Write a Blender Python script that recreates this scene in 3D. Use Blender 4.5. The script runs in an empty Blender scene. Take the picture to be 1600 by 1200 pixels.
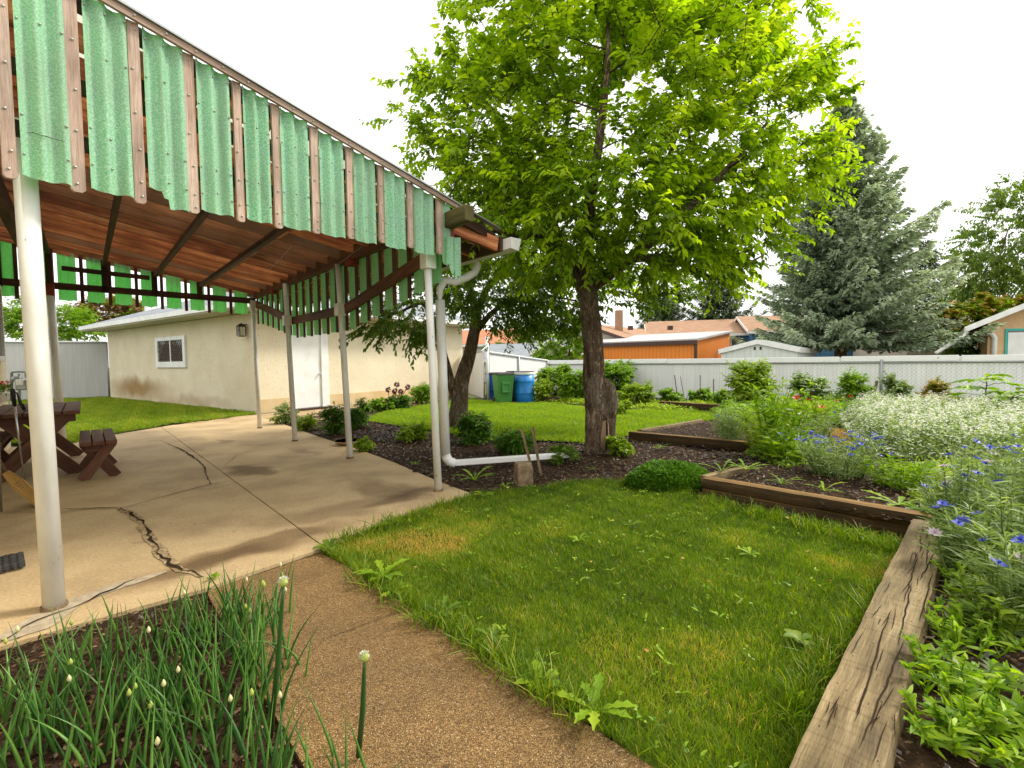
import bpy, math, numpy as np
from mathutils import Vector, Matrix
rng = np.random.default_rng(11)
S = bpy.context.scene
COL = S.collection
R = math.radians

# ------------------------------------------------------------------ camera
F = 755.6; H = 1.2; PITCH = math.atan(36/755.6); ROLL = 0.012
cam_d = bpy.data.cameras.new('camera'); cam = bpy.data.objects.new('camera', cam_d); COL.objects.link(cam)
cam_d.sensor_width = 36; cam_d.lens = 36*F/1600; cam_d.clip_end = 2000; cam_d.clip_start = 0.05
cam.location = (0, 0, H)
cam.matrix_world = Matrix.Translation((0, 0, H)) @ Matrix.Rotation(R(90)-PITCH, 4, 'X') @ Matrix.Rotation(-ROLL, 4, 'Z')
S.camera = cam

# ------------------------------------------------------------------ light
SUN_AZ = R(72); SUN_EL = R(44)          # azimuth clockwise from +Y
W = bpy.data.worlds.new('World'); S.world = W; W.use_nodes = True
nt = W.node_tree; nt.nodes.clear()
sky = nt.nodes.new('ShaderNodeTexSky'); sky.sky_type = 'NISHITA'; sky.sun_disc = False
sky.sun_elevation = SUN_EL; sky.sun_rotation = SUN_AZ; sky.dust_density = 5; sky.air_density = 1.2
hs = nt.nodes.new('ShaderNodeHueSaturation'); hs.inputs['Saturation'].default_value = 0.15
mx = nt.nodes.new('ShaderNodeMixRGB'); mx.inputs[0].default_value = 0.8; mx.inputs[2].default_value = (8.3, 8.2, 8.1, 1)
bg = nt.nodes.new('ShaderNodeBackground'); bg.inputs[1].default_value = 0.1
out = nt.nodes.new('ShaderNodeOutputWorld')
nt.links.new(sky.outputs[0], hs.inputs['Color']); nt.links.new(hs.outputs[0], mx.inputs[1])
nt.links.new(mx.outputs[0], bg.inputs[0]); nt.links.new(bg.outputs[0], out.inputs[0])
sd = bpy.data.lights.new('sun', 'SUN'); sd.energy = 1.6; sd.angle = R(11); sd.color = (1, .93, .8)
so = bpy.data.objects.new('sun', sd); COL.objects.link(so)
sv = Vector((math.sin(SUN_AZ)*math.cos(SUN_EL), math.cos(SUN_AZ)*math.cos(SUN_EL), math.sin(SUN_EL)))
so.rotation_euler = sv.to_track_quat('Z', 'Y').to_euler()
S.view_settings.view_transform = 'Standard'; S.view_settings.look = 'None'; S.view_settings.gamma = 1
S.view_settings.exposure = 1.2
S.render.engine = 'CYCLES'
S.cycles.max_bounces = 7; S.cycles.diffuse_bounces = 4; S.cycles.transparent_max_bounces = 6; S.cycles.transmission_bounces = 4

# ------------------------------------------------------------------ survey helpers: sight line -> point on a real plane
def ray(u, v):
    x = (u-800)/F; y = -(v-600)/F
    c, s = math.cos(ROLL), math.sin(ROLL); x, y = c*x+s*y, -s*x+c*y
    cp, sp = math.cos(PITCH), math.sin(PITCH)
    return np.array([x, cp+y*sp, -sp+y*cp])
O0 = np.array([0, 0, H])
def P(u, v, z=0.): d = ray(u, v); return O0 + d*((z-H)/d[2])
def PY(u, v, Y): d = ray(u, v); return O0 + d*(Y/d[1])
def PL(u, v, p0, th):
    d = ray(u, v); n = np.array([math.cos(th), -math.sin(th)]); return O0 + d*((n@np.array(p0)[:2])/(n@d[:2]))
def V3(*a): return np.array(a, float)

# ------------------------------------------------------------------ object helpers
def tag(o, label, cat, group=None, kind=None):
    if label: o['label'] = label
    if cat: o['category'] = cat
    if group: o['group'] = group
    if kind: o['kind'] = kind
    return o
def empty(name, loc, label, cat, group=None):
    o = bpy.data.objects.new(name, None); COL.objects.link(o); o.location = tuple(loc); o.empty_display_size = .2
    return tag(o, label, cat, group)
def link(me, name, parent=None, base=None):
    o = bpy.data.objects.new(name, me); COL.objects.link(o)
    if parent is not None:
        o.parent = parent
        if parent.type == 'EMPTY' and parent.parent is None:
            o.matrix_parent_inverse = Matrix.Translation(-Vector(parent.location))
    elif base is not None:
        b = Vector([float(x) for x in base]); me.transform(Matrix.Translation(-b)); o.location = b
    return o
def nrm(a): a = np.asarray(a, float); return a/(np.linalg.norm(a, axis=-1, keepdims=True)+1e-9)
class MB:
    def __init__(s): s.v = []; s.f = []; s.m = []; s.uv = []
    def add(s, vs, fs, mi=0, uvs=None):
        o = len(s.v); s.v += [tuple(map(float, x)) for x in vs]
        for i, f in enumerate(fs):
            s.f.append(tuple(o+k for k in f)); s.m.append(mi)
            s.uv.append(uvs[i] if uvs else [(0., 0.)]*len(f))
        return s
    def hexa(s, c, mi=0, L=None, off=None):   # c: 8 corners, bottom 4 ccw then top 4; u along 0->1
        fs = [(0, 3, 2, 1), (4, 5, 6, 7), (0, 1, 5, 4), (1, 2, 6, 5), (2, 3, 7, 6), (3, 0, 4, 7)]
        c = [np.array(x, float) for x in c]
        ax = nrm(c[1]-c[0]); o = rng.random(2)*7 if off is None else off
        a2 = nrm(c[3]-c[0]); a3 = nrm(c[4]-c[0])
        uvs = []
        for k, f in enumerate(fs):
            uvs.append([((c[i]-c[0])@ax+o[0], (c[i]-c[0])@a2*1.0+(c[i]-c[0])@a3*1.0+o[1]+k*.37) for i in f])
        return s.add(c, fs, mi, uvs)
    def bar(s, p, q, w, h, mi=0, up=(0, 0, 1)):  # centred beam
        p = np.array(p, float); q = np.array(q, float); d = nrm(q-p)
        sd = nrm(np.cross(d, up)); u = nrm(np.cross(sd, d))
        a = sd*w/2; b = u*h/2
        return s.hexa([p-a*-1-b, q+a-b, q-a-b, p-a-b, p+a+b, q+a+b, q-a+b, p-a+b], mi)
    def box(s, lo, hi, mi=0, fr=None):
        x0, y0, z0 = lo; x1, y1, z1 = hi
        c = [(x0, y0, z0), (x1, y0, z0), (x1, y1, z0), (x0, y1, z0), (x0, y0, z1), (x1, y0, z1), (x1, y1, z1), (x0, y1, z1)]
        if fr: c = [fr(*k) for k in c]
        return s.hexa(c, mi)
    def tube(s, pts, rad, n=10, mi=0, jit=0., cap=True, sq=0.):
        pts = [np.array(p, float) for p in pts]; k = len(pts)
        if np.isscalar(rad): rad = [rad]*k
        ref = V3(0, 0, 1) if abs(nrm(pts[-1]-pts[0])[2]) < .9 else V3(1, 0, 0)
        o = len(s.v); L = 0; Ls = []
        for i in range(k):
            d = nrm(pts[min(i+1, k-1)]-pts[max(i-1, 0)])
            a = nrm(np.cross(d, ref)); b = np.cross(a, d)
            if i: L += np.linalg.norm(pts[i]-pts[i-1])
            Ls.append(L)
            for j in range(n):
                t = 2*math.pi*j/n; r = rad[i]*(1+(jit*(rng.random()-.5) if jit else 0))
                s.v.append(tuple(pts[i]+r*(math.cos(t)*a+math.sin(t)*b)))
        for i in range(k-1):
            for j in range(n):
                j2 = (j+1) % n
                s.f.append((o+i*n+j, o+i*n+j2, o+(i+1)*n+j2, o+(i+1)*n+j)); s.m.append(mi)
                u0, u1 = j/n, (j+1)/n
                s.uv.append([(Ls[i], u0), (Ls[i], u1), (Ls[i+1], u1), (Ls[i+1], u0)])
        if cap:
            s.f.append(tuple(o+j for j in range(n))[::-1]); s.m.append(mi); s.uv.append([(0, 0)]*n)
            s.f.append(tuple(o+(k-1)*n+j for j in range(n))); s.m.append(mi); s.uv.append([(0, 0)]*n)
        return s
    def lathe(s, c, prof, n=20, mi=0):   # prof [(r,z)]
        return s.tube([V3(c[0], c[1], c[2]+z) for r, z in prof], [max(r, 1e-4) for r, z in prof], n, mi)
    def poly(s, pts, z=None, mi=0):
        pts = [(p[0], p[1], p[2] if z is None else z) for p in pts]
        return s.add(pts, [tuple(range(len(pts)))], mi)
    def slab(s, pts, z0, z1, mi=0):
        n = len(pts); a = [(p[0], p[1], z0) for p in pts]+[(p[0], p[1], z1) for p in pts]
        area = sum(pts[i][0]*pts[(i+1) % n][1]-pts[(i+1) % n][0]*pts[i][1] for i in range(n))
        top = tuple(range(n, 2*n)); bot = tuple(range(n))
        fs = [top, bot[::-1]]+[(i, (i+1) % n, n+(i+1) % n, n+i) for i in range(n)]
        if area < 0: fs = [f[::-1] for f in fs]
        return s.add(a, fs, mi)
    def quad(s, a, b, c, d, mi=0, uv=None):
        if uv is None:
            l = np.linalg.norm(np.array(b)-np.array(a)); h = np.linalg.norm(np.array(d)-np.array(a)); uv = [(0, 0), (l, 0), (l, h), (0, h)]
        return s.add([a, b, c, d], [(0, 1, 2, 3)], mi, [uv])
    def ball(s, c, r, n=8, mi=0, sz=1.):
        pr = [(r*math.sin(math.pi*i/(n//2+1)), -r*sz*math.cos(math.pi*i/(n//2+1))) for i in range(n//2+2)]
        return s.lathe(c, pr, n, mi)
    def build(s, name, mats, parent=None, smooth=False, bevel=0, base=None):
        me = bpy.data.meshes.new(name); me.from_pydata(s.v, [], s.f)
        if not isinstance(mats, (list, tuple)): mats = [mats]
        for m in mats: me.materials.append(m)
        me.polygons.foreach_set('material_index', s.m)
        uvl = me.uv_layers.new(name='UVMap'); fl = [c for f in s.uv for p in f for c in p]
        uvl.data.foreach_set('uv', np.array(fl, np.float32))
        if smooth: me.polygons.foreach_set('use_smooth', [True]*len(s.f))
        me.update()
        o = link(me, name, parent, base)
        if bevel:
            b = o.modifiers.new('bevel', 'BEVEL'); b.width = bevel; b.segments = 2; b.limit_method = 'ANGLE'; b.harden_normals = False
        return o
class LB:   # fast buffer for foliage: leaves, blades, twigs
    def __init__(s): s.V = []; s.I = []; s.N = []; s.M = []; s.A = []; s.n = 0
    def raw(s, V, faces, rnd, mi):      # V (n,k,3); faces: list of tuples within k
        n, k, _ = V.shape
        s.V.append(V.reshape(-1, 3)); base = (np.arange(n)*k+s.n)[:, None]
        for f in faces:
            s.I.append((base+np.array(f)[None]).reshape(-1)); s.N.append(np.full(n, len(f))); s.M.append(np.full(n, mi))
        s.A.append(np.repeat(np.broadcast_to(rnd, (n,)), k)); s.n += n*k
    def leaves(s, p, t, up, L, Wd, fold=.25, droop=.15, rnd=None, mi=0):
        n = len(p); t = nrm(t); sd = nrm(np.cross(t, up)); nn = np.cross(sd, t)
        L = np.broadcast_to(L, (n,))[:, None]; Wd = np.broadcast_to(Wd, (n,))[:, None]
        if rnd is None: rnd = rng.random(n)
        def q(a, b, c): return p+t*L*a+sd*Wd*b+nn*(Wd*fold*abs(b)*2-L*droop*a*a+c)
        V = np.stack([q(0, 0, 0), q(.28, -.46, 0), q(.65, -.36, 0), q(1, 0, 0), q(.65, .36, 0), q(.28, .46, 0), q(.45, 0, 0)], 1)
        s.raw(V, [(0, 6, 2, 1), (6, 3, 2), (0, 5, 4, 6), (6, 4, 3)], rnd, mi)
    def cards(s, p, t, up, L, Wd, rnd=None, mi=0, droop=0.):
        n = len(p); t = nrm(t); sd = nrm(np.cross(t, up)); nn = np.cross(sd, t)
        L = np.broadcast_to(L, (n,))[:, None]; Wd = np.broadcast_to(Wd, (n,))[:, None]
        if rnd is None: rnd = rng.random(n)
        V = np.stack([p, p+t*L*.5-sd*Wd*.5-nn*L*droop*.25, p+t*L-nn*L*droop, p+t*L*.5+sd*Wd*.5-nn*L*droop*.25], 1)
        s.raw(V, [(0, 3, 2, 1)], rnd, mi)
    def blades(s, p, t, L, Wd, bend, rnd=None, mi=0, seg=3):
        n = len(p); t = nrm(t); L = np.broadcast_to(L, (n,))[:, None]; Wd = np.broadcast_to(Wd, (n,))[:, None]
        if rnd is None: rnd = rng.random(n)
        sd = nrm(np.cross(t, bend+1e-4)); vs = []
        for i in range(seg):
            a = i/seg; c = p+t*L*a+bend*L*a*a; w = Wd*.5*(1-a*.55)
            vs += [c-sd*w, c+sd*w]
        vs.append(p+t*L+bend*L)
        fs = [(2*i, 2*i+1, 2*i+3, 2*i+2) for i in range(seg-1)]+[(2*seg-2, 2*seg-1, 2*seg)]
        s.raw(np.stack(vs, 1), fs, rnd, mi)
    def twig(s, a, b, r, mi=0, r2=None):        # 3-sided sticks
        a = np.atleast_2d(a); b = np.atleast_2d(b); n = len(a); d = nrm(b-a)
        x = nrm(np.cross(d, V3(.31, .2, .93))); y = np.cross(d, x); r = np.broadcast_to(r, (n,))[:, None]
        r2 = r*.6 if r2 is None else np.broadcast_to(r2, (n,))[:, None]
        vs = []
        for c, rr in ((a, r), (b, r2)):
            for k in range(3):
                th = 2.094*k; vs.append(c+rr*(math.cos(th)*x+math.sin(th)*y))
        s.raw(np.stack(vs, 1), [(0, 1, 4, 3), (1, 2, 5, 4), (2, 0, 3, 5)], rng.random(n), mi)
    def build(s, name, mats, parent=None, base=None, smooth=False):
        V = np.concatenate(s.V).astype(np.float32); I = np.concatenate(s.I).astype(np.int32); N = np.concatenate(s.N).astype(np.int32)
        M = np.concatenate(s.M).astype(np.int32)
        me = bpy.data.meshes.new(name); me.vertices.add(len(V)); me.vertices.foreach_set('co', V.ravel())
        me.loops.add(len(I)); me.loops.foreach_set('vertex_index', I)
        me.polygons.add(len(N)); st = np.concatenate([[0], np.cumsum(N)[:-1]]).astype(np.int32)
        me.polygons.foreach_set('loop_start', st); me.polygons.foreach_set('loop_total', N)
        if not isinstance(mats, (list, tuple)): mats = [mats]
        for m in mats: me.materials.append(m)
        me.polygons.foreach_set('material_index', M)
        at = me.attributes.new('rnd', 'FLOAT', 'POINT'); at.data.foreach_set('value', np.concatenate(s.A).astype(np.float32))
        me.update(calc_edges=True); me.validate()
        if smooth: me.polygons.foreach_set('use_smooth', [True]*len(N))
        return link(me, name, parent, base)

# ------------------------------------------------------------------ materials
def lin(r, g, b, k=1.):
    f = lambda c: ((c/255+.055)/1.055)**2.4 if c > 10 else c/255/12.92
    return (f(r)*k, f(g)*k, f(b)*k, 1)
class NT:
    def __init__(s, name):
        s.m = bpy.data.materials.new(name); s.m.use_nodes = True; s.t = s.m.node_tree; s.t.nodes.clear()
        s.o = s.n('OutputMaterial'); s.b = s.n('BsdfPrincipled'); s.l(s.b.outputs[0], s.o.inputs[0])
    def n(s, k, **kw):
        x = s.t.nodes.new('ShaderNode'+k)
        for a, b in kw.items(): setattr(x, a, b)
        return x
    def l(s, a, b): s.t.links.new(a, b)
    def co(s, kind='Object', sc=(1, 1, 1), rot=(0, 0, 0)):
        m = s.n('Mapping'); m.inputs['Scale'].default_value = sc; m.inputs['Rotation'].default_value = rot
        if kind == 'uv': u = s.n('UVMap'); s.l(u.outputs[0], m.inputs[0])
        elif kind == 'pos': g = s.n('NewGeometry'); s.l(g.outputs['Position'], m.inputs[0])
        else: c = s.n('TexCoord'); s.l(c.outputs[kind], m.inputs[0])
        return m.outputs[0]
    def noise(s, co, sc, det=4, rough=.55, dist=0.):
        x = s.n('TexNoise'); x.inputs['Scale'].default_value = sc; x.inputs['Detail'].default_value = det
        x.inputs['Roughness'].default_value = rough; x.inputs['Distortion'].default_value = dist; s.l(co, x.inputs['Vector']); return x.outputs[0]
    def ramp(s, f, stops):
        x = s.n('ValToRGB'); e = x.color_ramp.elements
        while len(e) < len(stops): e.new(.5)
        for i, (p, c) in enumerate(stops):
            e[i].position = p; e[i].color = c if hasattr(c, '__len__') else (c, c, c, 1)
        s.l(f, x.inputs[0]); return x.outputs[0]
    def mix(s, f, a, b, mode='MIX'):
        x = s.n('MixRGB', blend_type=mode)
        for i, k in ((0, f), (1, a), (2, b)):
            if hasattr(k, 'is_linked') or isinstance(k, bpy.types.NodeSocket): s.l(k, x.inputs[i])
            else: x.inputs[i].default_value = k
        return x.outputs[0]
    def math(s, op, a, b=0.):
        x = s.n('Math', operation=op)
        for i, k in ((0, a), (1, b)):
            if isinstance(k, bpy.types.NodeSocket): s.l(k, x.inputs[i])
            else: x.inputs[i].default_value = k
        return x.outputs[0]
    def bump(s, h, st=.3, dist=.01):
        x = s.n('Bump'); x.inputs['Strength'].default_value = st; x.inputs['Distance'].default_value = dist
        s.l(h, x.inputs['Height']); s.l(x.outputs[0], s.b.inputs['Normal']); return x.outputs[0]
    def col(s, c):
        if isinstance(c, bpy.types.NodeSocket): s.l(c, s.b.inputs['Base Color'])
        else: s.b.inputs['Base Color'].default_value = c
    def fin(s, rough=.6, spec=.4, metal=0.):
        s.b.inputs['Roughness'].default_value = rough; s.b.inputs['Specular IOR Level'].default_value = spec
        s.b.inputs['Metallic'].default_value = metal; return s.m
def mnoise(name, stops, sc=5, kind='Object', stretch=(1, 1, 1), rough=.7, spec=.3, bump=.3, bsc=None, bd=.006, det=5, speck=None, rnd=0., metal=0.):
    t = NT(name); c = t.co(kind, stretch); f = t.noise(c, sc, det); k = t.ramp(f, stops)
    if speck:                       # (scale, colour, threshold)
        s2 = t.noise(c, speck[0], 2); m = t.ramp(s2, [(speck[2], 0.), (speck[2]+.04, 1.)]); k = t.mix(m, k, speck[1])
    if rnd:
        oi = t.n('ObjectInfo'); h = t.n('HueSaturation'); v = t.math('MULTIPLY_ADD', oi.outputs['Random'], rnd*2)
        v.node.inputs[2].default_value = 1-rnd; t.l(v, h.inputs['Value']); t.l(k, h.inputs['Color']); k = h.outputs[0]
    t.col(k)
    if bump: t.bump(t.noise(c, bsc or sc*6, 4), bump, bd)
    return t.fin(rough, spec, metal)
def mleaf(name, cols, trans=.4, rough=.45, spec=.35, tint=(1.25, 1.3, .35)):
    t = NT(name); a = t.n('Attribute', attribute_name='rnd')
    k = t.ramp(a.outputs['Fac'], [(i/(len(cols)-1), c) for i, c in enumerate(cols)]); t.col(k)
    t.fin(rough, spec)
    tr = t.n('BsdfTranslucent'); tc = t.mix(1., k, (*tint, 1), 'MULTIPLY'); t.l(tc, tr.inputs[0])
    ms = t.n('MixShader'); ms.inputs[0].default_value = trans
    t.l(t.b.outputs[0], ms.inputs[1]); t.l(tr.outputs[0], ms.inputs[2]); t.l(ms.outputs[0], t.o.inputs[0])
    return t.m
def plain(name, c, rough=.5, spec=.4, metal=0., var=.12, sc=6):
    c2 = tuple(x*(1-var) for x in c[:3])+(1,)
    return mnoise(name, [(.35, c2), (.65, c)], sc, rough=rough, spec=spec, metal=metal, bump=.05)

# concrete with damp stains that have a shape of their own
def concrete():
    t = NT('patio_concrete'); c = t.co('pos')
    k = t.ramp(t.noise(c, 1.6, 6, .6), [(.28, (.28, .185, .095, 1)), (.5, (.46, .325, .165, 1)), (.75, (.58, .44, .25, 1))])
    fine = t.noise(c, 60, 3); k = t.mix(.22, k, t.ramp(fine, [(.3, (.18, .12, .06, 1)), (.7, (.75, .62, .4, 1))]))
    sp = t.noise(c, 190, 1); k = t.mix(t.ramp(sp, [(.66, 0.), (.7, .6)]), k, (.12, .08, .045, 1))
    dist = t.n('VectorMath', operation='ADD'); nz = t.n('TexNoise'); nz.inputs['Scale'].default_value = 2.2
    t.l(c, nz.inputs['Vector']); sc = t.n('VectorMath', operation='SCALE'); sc.inputs['Scale'].default_value = .55
    t.l(nz.outputs['Color'], sc.inputs[0]); t.l(c, dist.inputs[0]); t.l(sc.outputs[0], dist.inputs[1])
    for (u, v, ru, rv, ang, st) in [(392, 735, .46, .24, -.7, .85), (598, 765, .55, .26, -.75, .55), (345, 690, .3, .12, -.7, .5), (480, 702, .5, .12, -.7, .4),
                                (560, 790, .8, .25, .7, .5), (420, 850, .75, .26, .85, .75), (330, 880, .5, .16, .9, .6), (640, 778, .5, .2, .8, .6), (215, 850, .12, .05, 0, .3), (60, 800, .9, .06, 0.1, .35)]:
        p = P(u, v)
        m = t.n('Mapping', vector_type='TEXTURE'); m.inputs['Location'].default_value = (p[0]+.27, p[1]+.27, .27); m.inputs['Rotation'].default_value = (0, 0, ang)
        m.inputs['Scale'].default_value = (ru, rv, 5); t.l(dist.outputs[0], m.inputs[0])
        ln = t.n('VectorMath', operation='LENGTH'); t.l(m.outputs[0], ln.inputs[0])
        f = t.ramp(ln.outputs['Value'], [(.55, st), (1., 0.)]); k = t.mix(f, k, (.32, .26, .20, 1), 'MULTIPLY') if st > .1 else k
    t.col(k); t.bump(t.mix(.5, fine, sp), .35, .004); return t.fin(.75, .3)
def aggregate():
    t = NT('exposed_aggregate'); c = t.co('pos')
    v = t.n('TexVoronoi'); v.inputs['Scale'].default_value = 230; t.l(c, v.inputs['Vector'])
    sep = t.n('SeparateColor'); t.l(v.outputs['Color'], sep.inputs[0])
    k = t.ramp(sep.outputs[0], [(0, (.08, .036, .009, 1)), (.3, (.24, .125, .032, 1)), (.65, (.34, .19, .055, 1)), (.93, (.42, .265, .10, 1)), (1, (.62, .48, .28, 1))])
    k = t.mix(t.ramp(v.outputs['Distance'], [(.35, 0.), (.75, .75)]), k, (.08, .046, .018, 1))
    k = t.mix(1., k, t.ramp(t.noise(c, 2.5, 4), [(.3, .7), (.7, 1.15)]), 'MULTIPLY')
    t.col(k); t.bump(v.outputs['Distance'], .8, -.006); return t.fin(.55, .4)
def wood(name, stops, sc=1., rough=.75, bump=.5, rnd=.0, dots=None, spec=.25, top=None, grey=None):
    t = NT(name); c = t.co('uv', (1.0*sc, 13*sc, 1)); k = t.ramp(t.noise(c, 1., 6, .65, .4), stops)
    c2 = t.co('uv', (5, 90, 1)); g = t.noise(c2, 1.5, 4, .7); k = t.mix(.35, k, t.mix(1., k, t.ramp(g, [(.35, .25), (.62, 1.4)]), 'MULTIPLY'))
    lg = t.noise(t.co('uv', (1.5, 3, 1)), 1.3, 3); k = t.mix(1., k, t.ramp(lg, [(.3, .65), (.7, 1.25)]), 'MULTIPLY')
    oi = t.n('ObjectInfo')
    if rnd:
        h = t.n('HueSaturation'); v = t.math('MULTIPLY_ADD', oi.outputs['Random'], rnd*2); v.node.inputs[2].default_value = 1-rnd
        t.l(v, h.inputs['Value']); t.l(k, h.inputs['Color']); k = h.outputs[0]
    if grey: k = t.mix(t.ramp(t.math('FRACT', t.math('MULTIPLY', oi.outputs['Random'], 7.3)), [(.55, 0.), (.75, .75)]), k, grey)
    if top: # light put into the colour: upper face lifted, sides left dark as shade
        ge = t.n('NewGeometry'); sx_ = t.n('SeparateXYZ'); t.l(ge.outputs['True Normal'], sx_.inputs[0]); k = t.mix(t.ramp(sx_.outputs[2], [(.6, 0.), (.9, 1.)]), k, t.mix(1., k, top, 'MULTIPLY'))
    if dots:
        v = t.n('TexVoronoi'); v.inputs['Scale'].default_value = 1.; t.l(t.co('uv', (22, 48, 1)), v.inputs['Vector'])
        k = t.mix(t.ramp(v.outputs['Distance'], [(.07, .85), (.13, 0.)]), k, dots)
        sw = t.noise(t.co('uv', (60, 2.5, 1)), 1., 3); k = t.mix(t.ramp(sw, [(.52, 0.), (.66, .45)]), k, t.mix(1., k, (.55, .5, .45, 1), 'MULTIPLY'))
    t.col(k); t.bump(t.mix(.5, g, t.noise(c, 1., 6, .65, .4)), bump, .012); return t.fin(rough, spec)
def fiberglass():
    t = NT('green_fiberglass'); c = t.co('Object')
    sp = t.noise(c, 120, 3, .7); big = t.noise(t.co('Object', (1, 1, .5)), 4., 4)
    k = t.ramp(sp, [(.3, (.16, .54, .30, 1)), (.5, (.38, .75, .50, 1)), (.66, (.80, .94, .84, 1))])
    oi = t.n('ObjectInfo')
    k = t.mix(t.math('MULTIPLY', oi.outputs['Random'], .4), k, (.46, .66, .48, 1))
    stn = t.noise(t.co('Object', (9, 9, .6)), 2., 4); k = t.mix(t.ramp(stn, [(.5, 0.), (.7, .5)]), k, (.26, .38, .22, 1))
    k = t.mix(t.ramp(big, [(.45, 0.), (.8, .45)]), k, (.42, .52, .36, 1)); t.col(k); t.bump(sp, .2, .003); t.fin(.42, .4)
    tr = t.n('BsdfTranslucent'); tc = t.mix(1., k, (.33, 1.15, .25, 1), 'MULTIPLY'); t.l(tc, tr.inputs[0])
    ms = t.n('MixShader'); ms.inputs[0].default_value = .42
    t.l(t.b.outputs[0], ms.inputs[1]); t.l(tr.outputs[0], ms.inputs[2]); t.l(ms.outputs[0], t.o.inputs[0]); return t.m
def stucco():
    t = NT('cream_stucco'); c = t.co('pos')
    k = t.ramp(t.noise(c, 1.1, 4), [(.3, (.68, .59, .41, 1)), (.7, (.78, .70, .52, 1))])
    k = t.mix(t.ramp(t.noise(c, 26, 3, .7), [(.60, 0.), (.68, .65)]), k, (.30, .20, .09, 1))
    k = t.mix(t.ramp(t.noise(c, 40, 2), [(.60, 0.), (.7, .6)]), k, (.85, .8, .7, 1))
    # splash-back dirt along the foot of the walls
    for (x_, y_, z_, rx, rz, st) in [(-12.6, 16.4, .40, 3.4, .52, .85), (-12.9, 16.6, .5, 1.8, .35, .5), (-9.5, 14.2, .1, 3.5, .25, .5)]:
        m = t.n('Mapping', vector_type='TEXTURE'); m.inputs['Location'].default_value = (x_, y_, z_); m.inputs['Rotation'].default_value = (0, 0, R(-35)); m.inputs['Scale'].default_value = (rx, 3, rz); 
        av_ = t.n('VectorMath', operation='ADD'); nz = t.n('TexNoise'); nz.inputs['Scale'].default_value = 1.5; t.l(c, nz.inputs['Vector']); s2 = t.n('VectorMath', operation='MULTIPLY_ADD'); s2.inputs[1].default_value = (.5, .5, .5); s2.inputs[2].default_value = (-.25, -.25, -.25)
        t.l(nz.outputs['Color'], s2.inputs[0]); t.l(c, av_.inputs[0]); t.l(s2.outputs[0], av_.inputs[1]); t.l(av_.outputs[0], m.inputs[0])
        ln = t.n('VectorMath', operation='LENGTH'); t.l(m.outputs[0], ln.inputs[0]); k = t.mix(t.ramp(ln.outputs['Value'], [(.25, st), (1.15, 0.)]), k, (.30, .175, .065, 1))
    t.col(k); t.bump(t.noise(c, 45, 4, .8), .8, .012); return t.fin(.9, .15), t
def slatfence(name, base=(.92, .92, .90, 1), lean=0):
    t = NT(name); u = t.n('UVMap'); s = t.n('SeparateXYZ'); t.l(u.outputs[0], s.inputs[0]); U, Vv = s.outputs[0], s.outputs[1]
    def band(x, period, width):
        f = t.math('FRACT', t.math('DIVIDE', x, period)); d = t.math('ABSOLUTE', t.math('SUBTRACT', f, .5)); return t.math('LESS_THAN', d, width)
    slat = band(U, .085, .05)
    d1 = band(t.math('ADD', U, Vv), .085, .055); d2 = band(t.math('SUBTRACT', U, Vv), .085, .055)
    n = t.noise(t.co('uv', (12, .7, 1)), 1.); k = t.ramp(n, [(.3, tuple(x*.86 for x in base[:3])+(1,)), (.7, base)])
    k = t.mix(t.math('MULTIPLY', slat, .3), k, (.3, .3, .3, 1)); k = t.mix(t.math('MULTIPLY', d2, .5), k, (.27, .27, .27, 1)); k = t.mix(t.math('MULTIPLY', d1, .3), k, (.40, .40, .39, 1))
    t.col(k); t.bump(t.math('ADD', d1, d2), .5, .004); return t.fin(.5, .4)
def shingle(name, c1, c2):
    t = NT(name); b = t.n('TexBrick'); b.inputs['Scale'].default_value = 1.; b.inputs['Brick Width'].default_value = .3; b.inputs['Row Height'].default_value = .14
    b.inputs['Mortar Size'].default_value = .008; b.inputs['Color1'].default_value = c1; b.inputs['Color2'].default_value = c2
    b.inputs['Mortar'].default_value = tuple(x*.45 for x in c1[:3])+(1,); t.l(t.co('uv'), b.inputs['Vector'])
    k = t.mix(.3, b.outputs[0], t.ramp(t.noise(t.co('uv'), 18, 4), [(.3, tuple(x*.6 for x in c1[:3])+(1,)), (.7, tuple(min(x*1.5, 1) for x in c2[:3])+(1,))]))
    t.col(k); t.bump(b.outputs['Fac'], .4, -.01); return t.fin(.9, .15)
def siding(name, c, period=.18, vert=False, depth=.5):
    t = NT(name); u = t.n('UVMap'); s = t.n('SeparateXYZ'); t.l(u.outputs[0], s.inputs[0])
    f = t.math('FRACT', t.math('DIVIDE', s.outputs[0 if vert else 1], period)); ln = t.math('GREATER_THAN', f, .9)
    k = t.ramp(t.noise(t.co('uv', (1, 1, 1) if not vert else (6, .4, 1)), 1.5, 4), [(.3, tuple(x*.85 for x in c[:3])+(1,)), (.7, c)])
    k = t.mix(t.math('MULTIPLY', ln, depth), k, tuple(x*.3 for x in c[:3])+(1,)); t.col(k); t.bump(f, .3, .02); return t.fin(.6, .3)

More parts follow.
